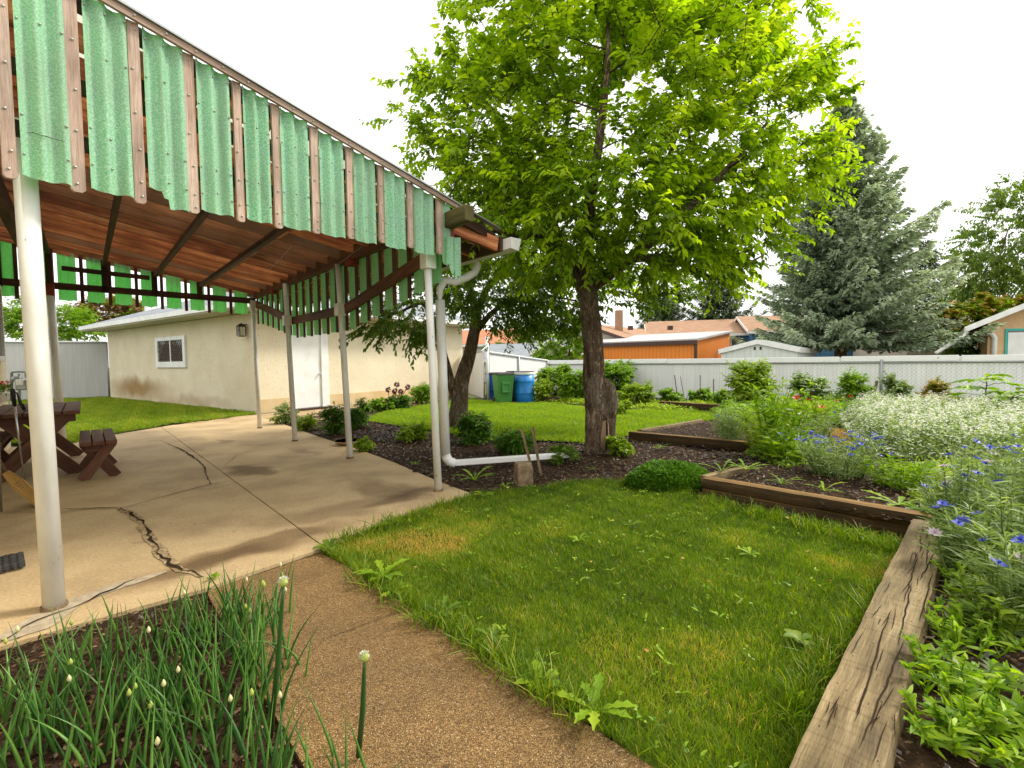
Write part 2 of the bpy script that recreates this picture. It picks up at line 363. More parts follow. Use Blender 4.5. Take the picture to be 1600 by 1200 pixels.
M = {}
M['concrete'] = concrete(); M['aggregate'] = aggregate()
M['soil'] = mnoise('garden_soil', [(.3, (.016, .009, .005, 1)), (.55, (.045, .026, .014, 1)), (.75, (.10, .058, .030, 1))], 14, 'pos', rough=.95, spec=.1, bump=.9, bsc=40, bd=.03, speck=(70, (.22, .13, .07, 1), .66))
M['lawnbase'] = mnoise('lawn_ground', [(.3, (.05, .07, .008, 1)), (.6, (.10, .13, .012, 1)), (.8, (.18, .16, .03, 1))], 9, 'pos', rough=.95, spec=.1, bump=.8, bsc=50, bd=.02)
M['ground'] = mnoise('far_ground', [(.3, (.06, .08, .02, 1)), (.7, (.12, .12, .05, 1))], .5, 'pos', rough=.95, spec=.1)
M['dark'] = plain('crack_dirt', (.035, .022, .012, 1), .95, .1)
M['crumble'] = mnoise('crumbled_concrete', [(.3, (.09, .055, .03, 1)), (.45, (.34, .24, .13, 1)), (.7, (.56, .43, .27, 1))], 30, 'pos', rough=.95, spec=.1, bump=1, bsc=60, bd=.02)
M['path'] = mnoise('weathered_path', [(.3, (.30, .20, .10, 1)), (.7, (.52, .38, .22, 1))], 2.5, 'pos', rough=.9, spec=.15, speck=(60, (.12, .08, .04, 1), .65))
M['patchc'] = plain('grey_mortar', (.46, .38, .27, 1), .9, .1, var=.35, sc=25)
M['brown'] = wood('rafter_wood', [(.22, (.10, .035, .018, 1)), (.42, (.34, .10, .042, 1)), (.58, (.58, .23, .09, 1)), (.76, (.72, .46, .24, 1))], rnd=.42, grey=(.20, .13, .085, 1), rough=.6)
M['darkwood'] = wood('dark_stained_wood', [(.3, (.020, .010, .007, 1)), (.6, (.075, .030, .017, 1)), (.8, (.16, .075, .035, 1))], rnd=.25, rough=.6)
M['beam'] = wood('stained_beam_wood', [(.3, (.045, .018, .010, 1)), (.6, (.15, .06, .028, 1)), (.8, (.27, .13, .06, 1))], rough=.6)
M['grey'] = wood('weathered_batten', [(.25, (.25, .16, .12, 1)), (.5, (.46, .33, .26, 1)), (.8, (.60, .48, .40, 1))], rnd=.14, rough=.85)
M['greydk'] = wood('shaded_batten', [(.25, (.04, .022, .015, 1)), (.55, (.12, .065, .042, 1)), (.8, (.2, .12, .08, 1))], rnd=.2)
M['moss'] = wood('mossy_beam_end', [(.3, (.035, .028, .014, 1)), (.55, (.13, .11, .035, 1)), (.8, (.24, .20, .10, 1))])
M['red'] = wood('red_painted_block', [(.3, (.16, .03, .022, 1)), (.7, (.26, .05, .035, 1))], bump=.2)
M['timber'] = wood('weathered_timber', [(.25, (.04, .026, .013, 1)), (.40, (.14, .098, .045, 1)), (.55, (.25, .185, .09, 1)), (.72, (.38, .295, .18, 1))], dots=(.02, .012, .006, 1), bump=.8)
M['timberdk'] = wood('shade_toned_timber', [(.25, (.022, .013, .006, 1)), (.5, (.06, .034, .012, 1)), (.75, (.12, .075, .028, 1))], bump=.8, top=(3.4, 3.3, 2.4, 1))  # darkened for the shaded front faces; the lit top is painted in
M['table'] = wood('brown_painted_wood', [(.3, (.105, .046, .028, 1)), (.7, (.17, .078, .048, 1))], rough=.75, bump=.2)
M['fiber'] = fiberglass()
M['screw'] = plain('screw_metal', (.45, .47, .44, 1), .4, .5, .6)
M['white'] = mnoise('white_paint', [(.3, (.70, .70, .66, 1)), (.6, (.82, .82, .80, 1))], 3, rough=.4, spec=.4, bump=.05, speck=(45, (.45, .42, .34, 1), .72))
M['postw'] = mnoise('chalky_white_post', [(.25, (.50, .48, .41, 1)), (.6, (.76, .76, .72, 1))], 4, stretch=(1, 1, .4), rough=.4, spec=.4, bump=.1, speck=(30, (.38, .34, .24, 1), .70))
M['sheet'] = mleaf('roof_sheet', [(.75, .74, .68, 1), (.75, .74, .68, 1)], .45, .6, .2, (1, 1, .95))
M['stucco'], _ = stucco()
M['shingle'] = shingle('grey_shingles', (.20, .22, .24, 1), (.30, .32, .34, 1))
M['brownroof'] = shingle('brown_shingles', (.30, .175, .10, 1), (.42, .26, .17, 1))
M['orangeroof'] = shingle('red_shingles', (.42, .16, .08, 1), (.55, .25, .14, 1))
M['glass'] = plain('dark_glass', (.10, .095, .08, 1), .08, .8)
M['black'] = plain('black_metal', (.02, .02, .02, 1), .5)
M['rubber'] = mnoise('black_rubber', [(.3, (.025, .023, .022, 1)), (.7, (.07, .065, .06, 1))], 20, rough=.75, bump=.5)
M['steel'] = plain('galvanised_steel', (.34, .36, .36, 1), .4, .5, .6)
M['chrome'] = plain('bright_metal', (.6, .6, .6, 1), .25, .5, .9)
M['slat'] = slatfence('white_slat_mesh'); M['slatg'] = slatfence('grey_slat_mesh', (.50, .50, .48, 1))
M['cap'] = mnoise('white_cap', [(.3, (.86, .86, .84, 1)), (.7, (.93, .93, .91, 1))], 4, rough=.45, bump=.1, speck=(14, (.5, .46, .36, 1), .7))
M['bark'] = None
def bark():
    t = NT('bark'); c = t.co('Object', (1, 1, .28)); d = t.n('VectorMath', operation='ADD'); nz = t.n('TexNoise'); nz.inputs['Scale'].default_value = 8; nz.inputs['Detail'].default_value = 4; t.l(c, nz.inputs['Vector'])
    sc = t.n('VectorMath', operation='SCALE'); sc.inputs['Scale'].default_value = .22; t.l(nz.outputs['Color'], sc.inputs[0]); t.l(c, d.inputs[0]); t.l(sc.outputs[0], d.inputs[1])
    r = t.noise(d.outputs[0], 26, 6, .72); ridge = t.math('ABSOLUTE', t.math('SUBTRACT', r, .5)); cr = t.ramp(ridge, [(0., 0.), (.07, .75), (.16, 1.)])
    n = t.noise(c, 10, 6, .7); k = t.ramp(n, [(.3, (.11, .065, .036, 1)), (.5, (.30, .195, .12, 1)), (.7, (.54, .42, .29, 1))])
    k = t.mix(t.ramp(t.noise(t.co('Object', (1, 1, .6)), 3.1, 3), [(.5, 0.), (.6, .7)]), k, (.50, .40, .29, 1))
    k = t.mix(1., k, t.mix(.72, (1, 1, 1, 1), cr), 'MULTIPLY'); t.col(k)
    t.bump(t.mix(.4, cr, t.noise(c, 45, 4, .7)), 1., .035); return t.fin(.9, .15)
M['bark'] = bark()
M['twig'] = plain('twig_bark', (.07, .045, .028, 1), .9, .1, var=.4)
g = lambda r, gg, b: (r, gg, b, 1)
M['lf_main'] = mleaf('leaf_yellow_green', [g(.11, .20, .008), g(.26, .41, .010), g(.42, .57, .016), g(.60, .68, .05)], .6, .38, .5)
M['lf_second'] = mleaf('leaf_mid_green', [g(.07, .13, .014), g(.15, .25, .02), g(.27, .36, .04)], .45)
M['lf_fresh'] = mleaf('leaf_fresh_green', [g(.10, .20, .012), g(.22, .38, .016), g(.38, .52, .03)], .45)
M['lf_deep'] = mleaf('leaf_deep_green', [g(.05, .12, .010), g(.09, .22, .014), g(.17, .34, .02)], .35)
M['lf_silver'] = mleaf('leaf_silver_green', [g(.13, .20, .06), g(.25, .36, .11), g(.42, .52, .24)], .35)
M['lf_lime'] = mleaf('leaf_lime', [g(.16, .27, .012), g(.28, .40, .018), g(.44, .52, .05)], .45)
M['lf_rust'] = mleaf('leaf_rust', [g(.12, .20, .02), g(.30, .30, .03), g(.55, .24, .06), g(.65, .20, .08)], .35)
M['lf_brown'] = mleaf('leaf_brown', [g(.12, .06, .03), g(.25, .14, .06), g(.32, .20, .08)], .3)
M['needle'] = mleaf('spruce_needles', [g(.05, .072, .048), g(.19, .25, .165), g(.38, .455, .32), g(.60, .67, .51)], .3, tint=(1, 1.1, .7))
M['needledk'] = mleaf('dark_needles', [g(.03, .055, .02), g(.07, .12, .04), g(.14, .2, .075)], .15, tint=(1, 1.1, .6))
M['grass'] = mleaf('grass_blades', [g(.045, .10, .004), g(.12, .215, .007), g(.22, .32, .012), g(.38, .39, .045), g(.60, .40, .12)], .5)
M['grassb'] = mleaf('sunlit_grass', [g(.08, .165, .005), g(.18, .31, .010), g(.31, .43, .016), g(.48, .52, .04)], .5)
M['onion'] = mleaf('onion_leaf', [g(.035, .10, .022), g(.08, .20, .035), g(.16, .33, .055)], .25, .35, .5)
M['bud'] = plain('pale_bud', (.62, .58, .30, 1), .6); M['budg'] = plain('green_bud', (.35, .42, .08, 1), .6)
M['blue'] = mleaf('blue_petals', [g(.035, .06, .38), g(.09, .13, .60), g(.22, .24, .75)], .3, tint=(.9, .9, 1.1))
M['pink'] = mleaf('pale_pink_petals', [g(.55, .42, .5), g(.7, .62, .66)], .3, tint=(1, 1, 1))
M['whitep'] = mleaf('white_petals', [g(.62, .64, .48), g(.75, .75, .62), g(.82, .8, .74)], .35, tint=(1, 1, .9))
M['redp'] = mleaf('red_petals', [g(.45, .02, .01), g(.65, .05, .02)], .3, tint=(1, 1, 1))
M['purple'] = mleaf('dusky_purple_petals', [g(.12, .03, .06), g(.25, .09, .12)], .3, tint=(1, 1, 1))
M['orange'] = siding('orange_siding', (.80, .25, .035, 1), .2, True, .55)
M['blues'] = siding('blue_siding', (.07, .19, .33, 1), .2)
M['creams'] = siding('cream_siding', (.60, .55, .42, 1), .2)
M['tan'] = mnoise('tan_stucco', [(.3, (.58, .37, .19, 1)), (.7, (.66, .45, .25, 1))], 3, 'pos', rough=.9, bump=.5, bsc=40)
M['beige'] = mnoise('beige_stucco', [(.3, (.50, .44, .36, 1)), (.7, (.58, .52, .43, 1))], 3, 'pos', rough=.9)
M['metalroof'] = siding('grey_metal_roof', (.48, .46, .45, 1), .3, True, .4)
M['whitemetal'] = siding('white_metal_sheet', (.68, .72, .68, 1), .25, True, .25)
M['teal'] = plain('teal_paint', (.02, .48, .42, 1), .5)
M['barrel'] = plain('blue_plastic', (.012, .21, .60, 1), .4, .5, var=.3, sc=3); M['bin'] = plain('green_plastic', (.06, .24, .05, 1), .45, .4)
M['blackp'] = plain('dark_plastic', (.03, .025, .022, 1), .5); M['bluep'] = plain('deep_blue_plastic', (.01, .10, .42, 1), .4)
M['straw'] = mleaf('straw_bristles', [g(.42, .21, .045), g(.62, .35, .09), g(.72, .46, .15)], .15, tint=(1, 1, 1))
M['stone'] = mnoise('rough_stone', [(.3, (.10, .065, .03, 1)), (.7, (.34, .25, .15, 1))], 12, rough=.9, bump=1, bsc=20, bd=.02)
M['trim'] = plain('brown_trim', (.07, .035, .025, 1), .5)
M['heart'] = wood('bare_heartwood', [(.3, (.15, .09, .045, 1)), (.6, (.36, .25, .15, 1)), (.8, (.5, .38, .26, 1))])
# ================================================================== GROUND
def sph_(n): return nrm(rng.normal(size=(n, 3)))
def struct(name, mb, m, **k): o = mb.build(name, m, **k); o['kind'] = 'structure'; return o
NZ = lambda x, y, s=1.: (np.sin(x*1.7*s+.3)*np.cos(y*2.1*s+1.1)+.6*np.sin(x*4.3*s+y*3.1*s)+.4*np.cos(x*7.9*s-y*6.7*s+2.))/2.
struct('ground', MB().add([(-300, -60, -.06), (300, -60, -.06), (300, 500, -.06), (-300, 500, -.06)], [(0, 1, 2, 3)]), M['ground'])
def inpoly(x, y, poly):
    c = np.zeros(len(x), bool); n = len(poly); j = n-1
    for i in range(n):
        xi, yi = poly[i][:2]; xj, yj = poly[j][:2]
        k = ((yi > y) != (yj > y)) & (x < (xj-xi)*(y-yi)/(yj-yi+1e-12)+xi); c ^= k; j = i
    return c
def PP(lst, z=0.): return [tuple(P(u, v, z)[:2]) for u, v in lst]
def terrain(name, poly, z, amp, step, m, kind='structure', edge=.12):
    pts = np.array(poly); x0, y0 = pts.min(0); x1, y1 = pts.max(0)
    xs = np.arange(x0-step, x1+step, step); ys = np.arange(y0-step, y1+step, step)
    X, Y = np.meshgrid(xs, ys); x = X.ravel(); y = Y.ravel()
    ins = inpoly(x, y, poly)
    zz = z+amp*NZ(x, y, 2.2)+amp*.6*(rng.random(len(x))-.5)
    nx = len(xs); ny = len(ys); idx = np.arange(nx*ny).reshape(ny, nx)
    cx, cy = x+step/2, y+step/2
    cin = inpoly(cx, cy, poly).reshape(ny, nx)[:-1, :-1]
    q = np.stack([idx[:-1, :-1][cin], idx[:-1, 1:][cin], idx[1:, 1:][cin], idx[1:, :-1][cin]], 1)
    used = np.unique(q); mp = -np.ones(nx*ny, int); mp[used] = np.arange(len(used)); q = mp[q]
    me = bpy.data.meshes.new(name); me.from_pydata(np.stack([x, y, zz], 1)[used].tolist(), [], q.tolist()); me.materials.append(m)
    me.polygons.foreach_set('use_smooth', [True]*len(q)); o = link(me, name); o['kind'] = kind; return o
# frame of the patio cover: a runs away along the posts, b runs from the house to the eave
C0 = P(685, 767); av = V3(-.6625, .749, 0); bv = V3(.749, .6625, 0)
def ST(s, t, z=0.): return C0+av*s+bv*t+V3(0, 0, z)
# patio slab: edge pieces measured on the photo
edgeR = [(740, 772), (685, 752), (615, 722), (560, 702), (500, 683), (455, 667), (425, 656), (398, 649)]
back = [(380, 652), (330, 660), (270, 664), (160, 682), (100, 696)]
near = [(224, 946), (322, 919), (410, 888), (500, 858), (610, 812)]
pr = PP(edgeR); pb = PP(back); pn = PP(near)
hs0 = ST(6.6, -3.3); hs1 = ST(-3.2, -3.3)
patio_poly = pn+pr+pb+[tuple(hs0[:2]), tuple(hs1[:2]), tuple(P(0, 1010)[:2])]
def clip_poly(poly, p, n, sgn=1):
    r = []
    for i in range(len(poly)):
        a = np.array(poly[i][:2]); b = np.array(poly[(i+1) % len(poly)][:2]); da = (a-p)@n*sgn; db = (b-p)@n*sgn
        if da >= 0: r.append(tuple(a))
        if da*db < 0: r.append(tuple(a+(b-a)*da/(da-db)))
    return r
j0 = P(500, 850)[:2]; j1 = P(265, 677)[:2]; jd = nrm(j1-j0); jn = np.array([-jd[1], jd[0]])
k0 = P(640, 690)[:2]; k1 = P(362, 756)[:2]; kd = nrm(k1-k0); kn = np.array([-kd[1], kd[0]])
slabs = []
for sg in (1, -1):
    h = clip_poly(patio_poly, j0+jn*.005*sg, jn, sg)
    for s2 in (1, -1): slabs.append(clip_poly(h, k0+kn*.003*s2, kn, s2))
mb = MB()
for sl in slabs:
    if len(sl) > 2: mb.slab(sl, -.12, 0.)
struct('patio', mb, M['concrete'])
mb = MB().slab([tuple(np.array(p)) for p in patio_poly], -.13, -.02); struct('patio_joint_fill', mb, M['dark'])
wl = [(322, 921), (500, 861), (540, 881), (926, 1132), (1037, 1204), (1300, 1375), (560, 1300), (475, 1192), (409, 1076), (352, 975)]
mb = MB(); wp = PP(wl); wj = P(395, 1052)[:2]; wj2 = P(735, 955)[:2]
mb.slab(wp, -.10, -.012); struct('walkway', mb, M['aggregate'])
pathp = PP([(270, 664), (330, 660), (380, 652), (398, 649), (430, 655), (500, 655), (560, 645), (640, 634), (690, 624), (690, 618), (600, 627), (520, 637), (460, 643), (403, 647), (340, 653)], 0)
struct('path', MB().slab(pathp, -.1, -.008), M['path'])
def ribbon(name, pix, w, m, z=.004, jag=.5, n=14):
    pts = [P(u, v)[:2] for u, v in pix]; dense = []
    for a, b in zip(pts[:-1], pts[1:]):
        k = max(2, int(np.linalg.norm(b-a)/.03))
        for i in range(k): dense.append(a+(b-a)*i/k)
    dense.append(pts[-1]); d = np.array(dense); N = len(d); t = np.gradient(d, axis=0); t = nrm(t); nn = np.stack([-t[:, 1], t[:, 0]], 1)
    ww = np.interp(np.linspace(0, 1, N), np.linspace(0, 1, len(w)), w)*(1+jag*np.interp(np.arange(N), np.arange(0, N+2, 3), (rng.random(len(np.arange(0, N+2, 3)))-.5)*2))
    cc = d+nn*(np.interp(np.arange(N), np.arange(0, N+2, 2), rng.random(len(np.arange(0, N+2, 2)))-.5)*.02*jag*2)[:, None]
    A = cc+nn*ww[:, None]/2; B = cc-nn*ww[:, None]/2
    v = [(*p, z) for p in A]+[(*p, z) for p in B]
    struct(name, MB().add(v, [(i, N+i, N+i+1, i+1) for i in range(N-1)]), m)
ribbon('crack_fill', [(184, 794), (205, 803), (216, 812), (232, 836), (248, 858), (262, 876), (282, 890), (315, 902)], [.04, .08, .05, .06, .07, .07, .05, .02], M['crumble'], .004, .35)
ribbon('crack', [(186, 794), (208, 804), (222, 816), (236, 842), (250, 866), (268, 883), (320, 903)], [.008, .022, .010, .02, .012, .02, .006], M['dark'], .008, .75)
ribbon('crack', [(500, 997), (560, 975), (640, 948), (700, 930)], [.002, .004, .003, .001], M['dark'], -.008)
ribbon('crack', [(400, 700), (370, 712), (345, 735)], [.003, .006, .003], M['dark'], .008)
ribbon('crack', [(640, 690), (600, 700), (520, 716), (440, 736), (362, 756)], [.004, .006, .004, .006, .004], M['dark'], .008, .3)
ribbon('crack', [(0, 800), (60, 797), (120, 796), (184, 794)], [.004, .006, .008, .01], M['dark'], .008)
ribbon('crack', [(196, 794), (250, 778), (330, 757), (362, 752)], [.006, .012, .01, .006], M['dark'], .008)
ribbon('crack', [(330, 757), (322, 745), (320, 732), (310, 720), (288, 705), (250, 688)], [.01, .012, .02, .012, .006], M['dark'], .008)
ribbon('crack', [(0, 1006), (60, 970), (115, 950), (160, 930), (215, 905)], [.005, .012, .006, .015, .004], M['dark'], .008, .8)
ribbon('mortar_patch', [(0, 1000), (50, 980), (110, 945), (190, 915), (260, 893)], [.12, .13, .07, .09, .02], M['patchc'], .004, .55)
ribbon('crack', [(243, 668), (262, 662), (300, 661), (322, 655)], [.03, .02, .015, .03], M['dark'], .012)
# grit and dead leaf bits lying on the slab
pz = [(200+rng.random()*480, 690+rng.random()*150) for _ in range(90)]; lb = LB(); pg = np.array([P(u, v, .006) for u, v in pz]); pg = pg[inpoly(pg[:, 0], pg[:, 1], patio_poly)]
lb.cards(pg, sph_(len(pg))*V3(1, 1, .15), V3(0, 0, 1)+sph_(len(pg))*.3, .012+.02*rng.random(len(pg)), .008); o = lb.build('patio_debris', mleaf('debris', [(.05, .03, .015, 1), (.16, .10, .04, 1)], .0)); tag(o, 'dead leaf bits and grit on the concrete patio', 'debris', kind='stuff')
# lawns, soil
front_lawn = PP([(500, 860), (560, 835), (610, 812), (680, 792), (740, 774), (835, 763), (905, 752), (1000, 752), (1096, 778), (1445, 856), (1330, 1010), (1275, 1140), (1262, 1215), (1330, 1375), (1037, 1204), (926, 1132), (540, 881)])
back_lawn = PP([(560, 657), (600, 645), (680, 631), (740, 625), (800, 631), (860, 630), (930, 640), (985, 643), (1040, 640), (1110, 645), (1130, 655), (1040, 668), (985, 681), (930, 694), (860, 690), (770, 690), (700, 678), (640, 668)])
left_lawn = PP([(100, 696), (160, 681), (270, 662), (330, 656), (403, 646)])+[(-6.4, 11.9), (-15.6, 18.5), (-22, 17.), (-14, 9.6), (-7.9, 7.6)]
soil_poly = PP([(740, 772), (835, 764), (905, 753), (1000, 753), (1096, 778), (1445, 856)])+[(2.3, 3.0), (9.5, 3.0), (12, 9), (8.2, 12.1), (1.3, 17.6), (-2, 15.2), (-4.6, 12.1)]+pr[::-1][1:]
terrain('soil', soil_poly, -.01, .022, .07, M['soil'])
bed_poly = [tuple(P(1100, 745, .15)[:2]), tuple(P(1150, 727, .15)[:2]), (3.2, 6.0), (5.0, 7.4), (8, 6.), (8, .4), (.60, .78), (.86, 1.16), tuple(P(1390, 1080, .15)[:2]), tuple(P(1468, 860, .15)[:2]), tuple(P(1455, 814, .15)[:2])]
terrain('raised_bed_soil', bed_poly, .10, .022, .05, M['soil'])
bedB = [tuple(P(992, 673, .1)[:2]), tuple(P(1195, 690, .1)[:2]), (4.4, 7.0), tuple(P(1130, 652, .1)[:2]), tuple(P(1050, 665, .1)[:2])]
terrain('back_bed_soil', bedB, .07, .015, .08, M['soil'])
onion_poly = PP([(0, 1000), (224, 950), (322, 922), (352, 975), (409, 1076), (475, 1192), (300, 1500)])+[(-3.2, 1.)]
terrain('onion_bed_soil', onion_poly, -.03, .02, .04, M['soil'])
terrain('lawn', [(p[0], p[1]) for p in front_lawn], -.034, .010, .06, M['lawnbase'])
terrain('lawn', back_lawn, .014, .01, .15, M['lawnbase']); terrain('lawn', left_lawn, .0, .02, .15, M['lawnbase'])

# ================================================================== PATIO COVER
pc = empty('patio_cover', ST(3, -1.3), 'long wooden patio cover with green corrugated skirts and white pipe posts over the concrete patio', 'patio cover')
def zt(t): return 2.60-.17*t       # top of rafters
def roofline(t): return zt(t)
# posts
def post(p, ztop, r, n=18):
    mb = MB().tube([V3(p[0], p[1], 0), V3(p[0], p[1], ztop)], r, n); o = mb.build('post', M['postw'], pc, smooth=True)
    bp = MB().tube([V3(p[0], p[1], 0), V3(p[0], p[1], .018)], r*1.25, n); bp.build('post_base', M['stone'], o); return o
posts = [(P(85, 950), 2.36, .044), (C0, 2.10, .035), (P(547, 716), 2.42, .038), (P(461, 689), 2.42, .037), (P(406, 669), 2.42, .036), (P(98, 695), 2.30, .05)]
# posts lean very slightly, as photographed
for i, (p, zt_, r) in enumerate(posts):
    lean = [(-.02, 0), (-.06, .0), (-.08, 0), (-.07, 0), (-.05, 0), (-.06, 0)][i]
    q = p+V3(lean[0], lean[1], zt_); o = MB().tube([p, q], r, 18).build('post', M['postw'], pc, smooth=True)
    for pol in o.data.polygons:
        if len(pol.vertices) > 4: pol.use_smooth = False
    MB().tube([p, p+V3(0, 0, .02)], r*1.2, 14).build('base_ring', M['stone'], o)
    if 1 <= i <= 4:
        zz = [None, 2.12, 1.86, 1.86, 2.3][i]; c = p+V3(lean[0]*.9, lean[1], zz)
        MB().bar(c-V3(0, 0, .075), c+V3(0, 0, .075), .11, .11, up=tuple(bv)).build('collar', M['postw'], o, bevel=.006)
    posts[i] = (q, zt_, r)
for (s, t, zz, hh) in [(1.8-.02, 0, 2.40, .1), (6.05, -2.75, 2.33, .16), (.0, .12, 2.34, .14), (4.9, 0, 2.42, .1), (.75, -1.0, 2.5, .1)]:
    MB().bar(ST(s-.09, t, zz), ST(s+.09, t, zz), .1, hh).build('support_block', M['red'], pc, bevel=.004)
# eave beam and its weathered end
MB().bar(ST(6.3, .0, 2.485), ST(.05, .0, 2.485), .09, .15).build('eave_beam', M['beam'], pc, bevel=.005)
MB().bar(ST(.05, .10, 2.47), ST(-.42, .10, 2.47), .1, .14).build('beam_end', M['moss'], pc, bevel=.012)
MB().bar(ST(6.5, -2.95, 2.80), ST(-.4, -2.95, 2.80), .09, .2).build('house_beam', M['darkwood'], pc, bevel=.005)
# rafters, seen from below as a stack of boards
TH = -3.28
ss = [-.32, .06]+[.06+.395*k for k in range(1, 16)]+[6.33]
for s in ss:
    t1 = .80 if s > 0 else -1.55
    MB().bar(ST(s, TH, zt(TH)-.07), ST(s+.0, t1, zt(t1)-.07), .04, .14).build('rafter', M['brown'], pc, bevel=.003)
# purlins under and over the rafters
def crosspix(u, v):
    d = ray(u, v)  # meets underside plane z = zt(t)-.16
    n = bv*.17+V3(0, 0, 1); c = (C0*V3(1, 1, 0))@(bv*.17)+2.60-.16
    k = (c-O0@n)/(d@n); p = O0+d*k; return (p-C0)@bv
for t in (-2.76, -2.12, -1.48, -.85):
    MB().bar(ST(6.25, t, zt(t)-.17), ST(.2*t+.12, t, zt(t)-.17), .05, .06).build('purlin', M['darkwood'], pc)
for k in range(15):
    for t in (-.75, .45):
        if rng.random() < .75:
            MB().bar(ST(ss[k+1]+.03, t, zt(t)-.075), ST(ss[k+1]+.365, t, zt(t)-.075), .04, .12).build('blocking', M['brown'], pc)
for k, t in enumerate(np.arange(-3.1, .8, .42)):
    MB().bar(ST(6.35, t, zt(t)+.016), ST(.2*t+.10, t, zt(t)+.016), .09, .03).build('roof_batten', M['brown'], pc)
# translucent roof sheet
mb = MB(); za = .036
def rf(s, t, dz): return ST(s, t, zt(t)+za+dz)
near_s = lambda t: .085-.2*(.81-t)*.9
nt_, ns_ = 40, 2; vs = []; fs = []
tt = np.linspace(TH, .86, nt_*1+1)
for i, t in enumerate(tt):
    w = .008*math.sin(i*1.9); vs += [rf(6.45, t, w), rf(near_s(t)-.02, t, w)]
for i in range(len(tt)-1): fs.append((2*i, 2*i+1, 2*i+3, 2*i+2))
mb.add(vs, fs); mb.build('roof_sheet', M['sheet'], pc, smooth=True)
# near rake: plane through posts F0 and corner, skirt of corrugated panels and battens
f0 = P(85, 950)+V3(.0638, -.0483, 0); TR = math.atan2((C0-P(85, 950))[0], (C0-P(85, 950))[1])
rd = V3(math.sin(TR), math.cos(TR), 0); rn = V3(math.cos(TR), -math.sin(TR), 0)
def panel(p, d, n, w, z0, zl, zr, waves=3., amp=.012, ragged=None, nx=22, name='corrugated_panel', parent=None, screws=None, th=.0):
    """vertical corrugated sheet: p base point, d along, n outwards"""
    mb = MB(); V = []; nz = 5; ph = rng.random()*6.28*0+.6
    for i in range(nx+1):
        a = i/nx; wv = amp*math.cos(a*waves*2*math.pi+ph); b = z0+(ragged(a) if ragged else 0)+.006*math.sin(a*9+ph); tp = zl+(zr-zl)*a
        for j in range(nz+1): V.append(p+d*w*a+n*wv+V3(0, 0, b+(tp-b)*j/nz))
    F_ = [(i*(nz+1)+j, (i+1)*(nz+1)+j, (i+1)*(nz+1)+j+1, i*(nz+1)+j+1) for i in range(nx) for j in range(nz)]
    mb.add(V, F_)
    if screws:
        sm = mb
        for (a, zf) in screws:
            zz = z0+(zl+(zr-zl)*a-z0)*zf; wv = amp*math.cos(a*waves*2*math.pi+ph)
            c = p+d*w*a+n*(wv+.003)+V3(0, 0, zz); sm.tube([c, c+n*.004, c+n*.007], [.0065, .005, .001], 7, 1)
    return mb.build(name, [M['fiber'], M['screw']], parent or pc, smooth=True)
def pw(u, v): q = PL(u, v, f0, TR); return (q-f0)@rd, q[2]
tp0, tp1 = pw(262, 74), pw(721, 337)      # top of skirt
bt0, bt1 = pw(32, 277), pw(671, 399)
ztop_ = lambda w: tp0[1]+(tp1[1]-tp0[1])*(w-tp0[0])/(tp1[0]-tp0[0])
zbot_ = lambda w: bt0[1]+(bt1[1]-bt0[1])*(w-bt0[0])/(bt1[0]-bt0[0])
def scr():
    L = []
    for zf in (.12, .30, .72, .95):
        for a in (.06, .5, .94):
            if rng.random() < .85: L.append((a, zf+(rng.random()-.5)*.04))
    return L
pans = [(24, 101, 150), (130, 197, 150), (222, 284, 180), (305, 356, 240), (377, 417, 280), (434, 477, 290), (494, 532, 320), (547, 581, 330), (594, 627, 340), (640, 672, 370)]
for i, (ul, ur, vv) in enumerate(pans):
    wl_, wr_ = pw(ul, vv)[0], pw(ur, vv)[0]; rg = None
    if i == 2: rg = lambda a: .065 if a < .35 else (.03 if a < .5 else -.02)
    panel(f0+rd*wl_+rn*.045, rd, rn, wr_-wl_, zbot_(wl_)-.005, ztop_(wl_)+.0, ztop_(wr_), 2.1, .015, rg, screws=scr())
p_ = [V3(*PL(u, v, f0+rn*.066, TR)) for u, v in [(41, 208), (52, 207), (62, 211), (72, 213), (84, 217), (101, 221)]]
MB().tube(p_, [.0006, .0016, .0012, .002, .0012, .001], 4).build('hairline_crack', M['dark'], pc)
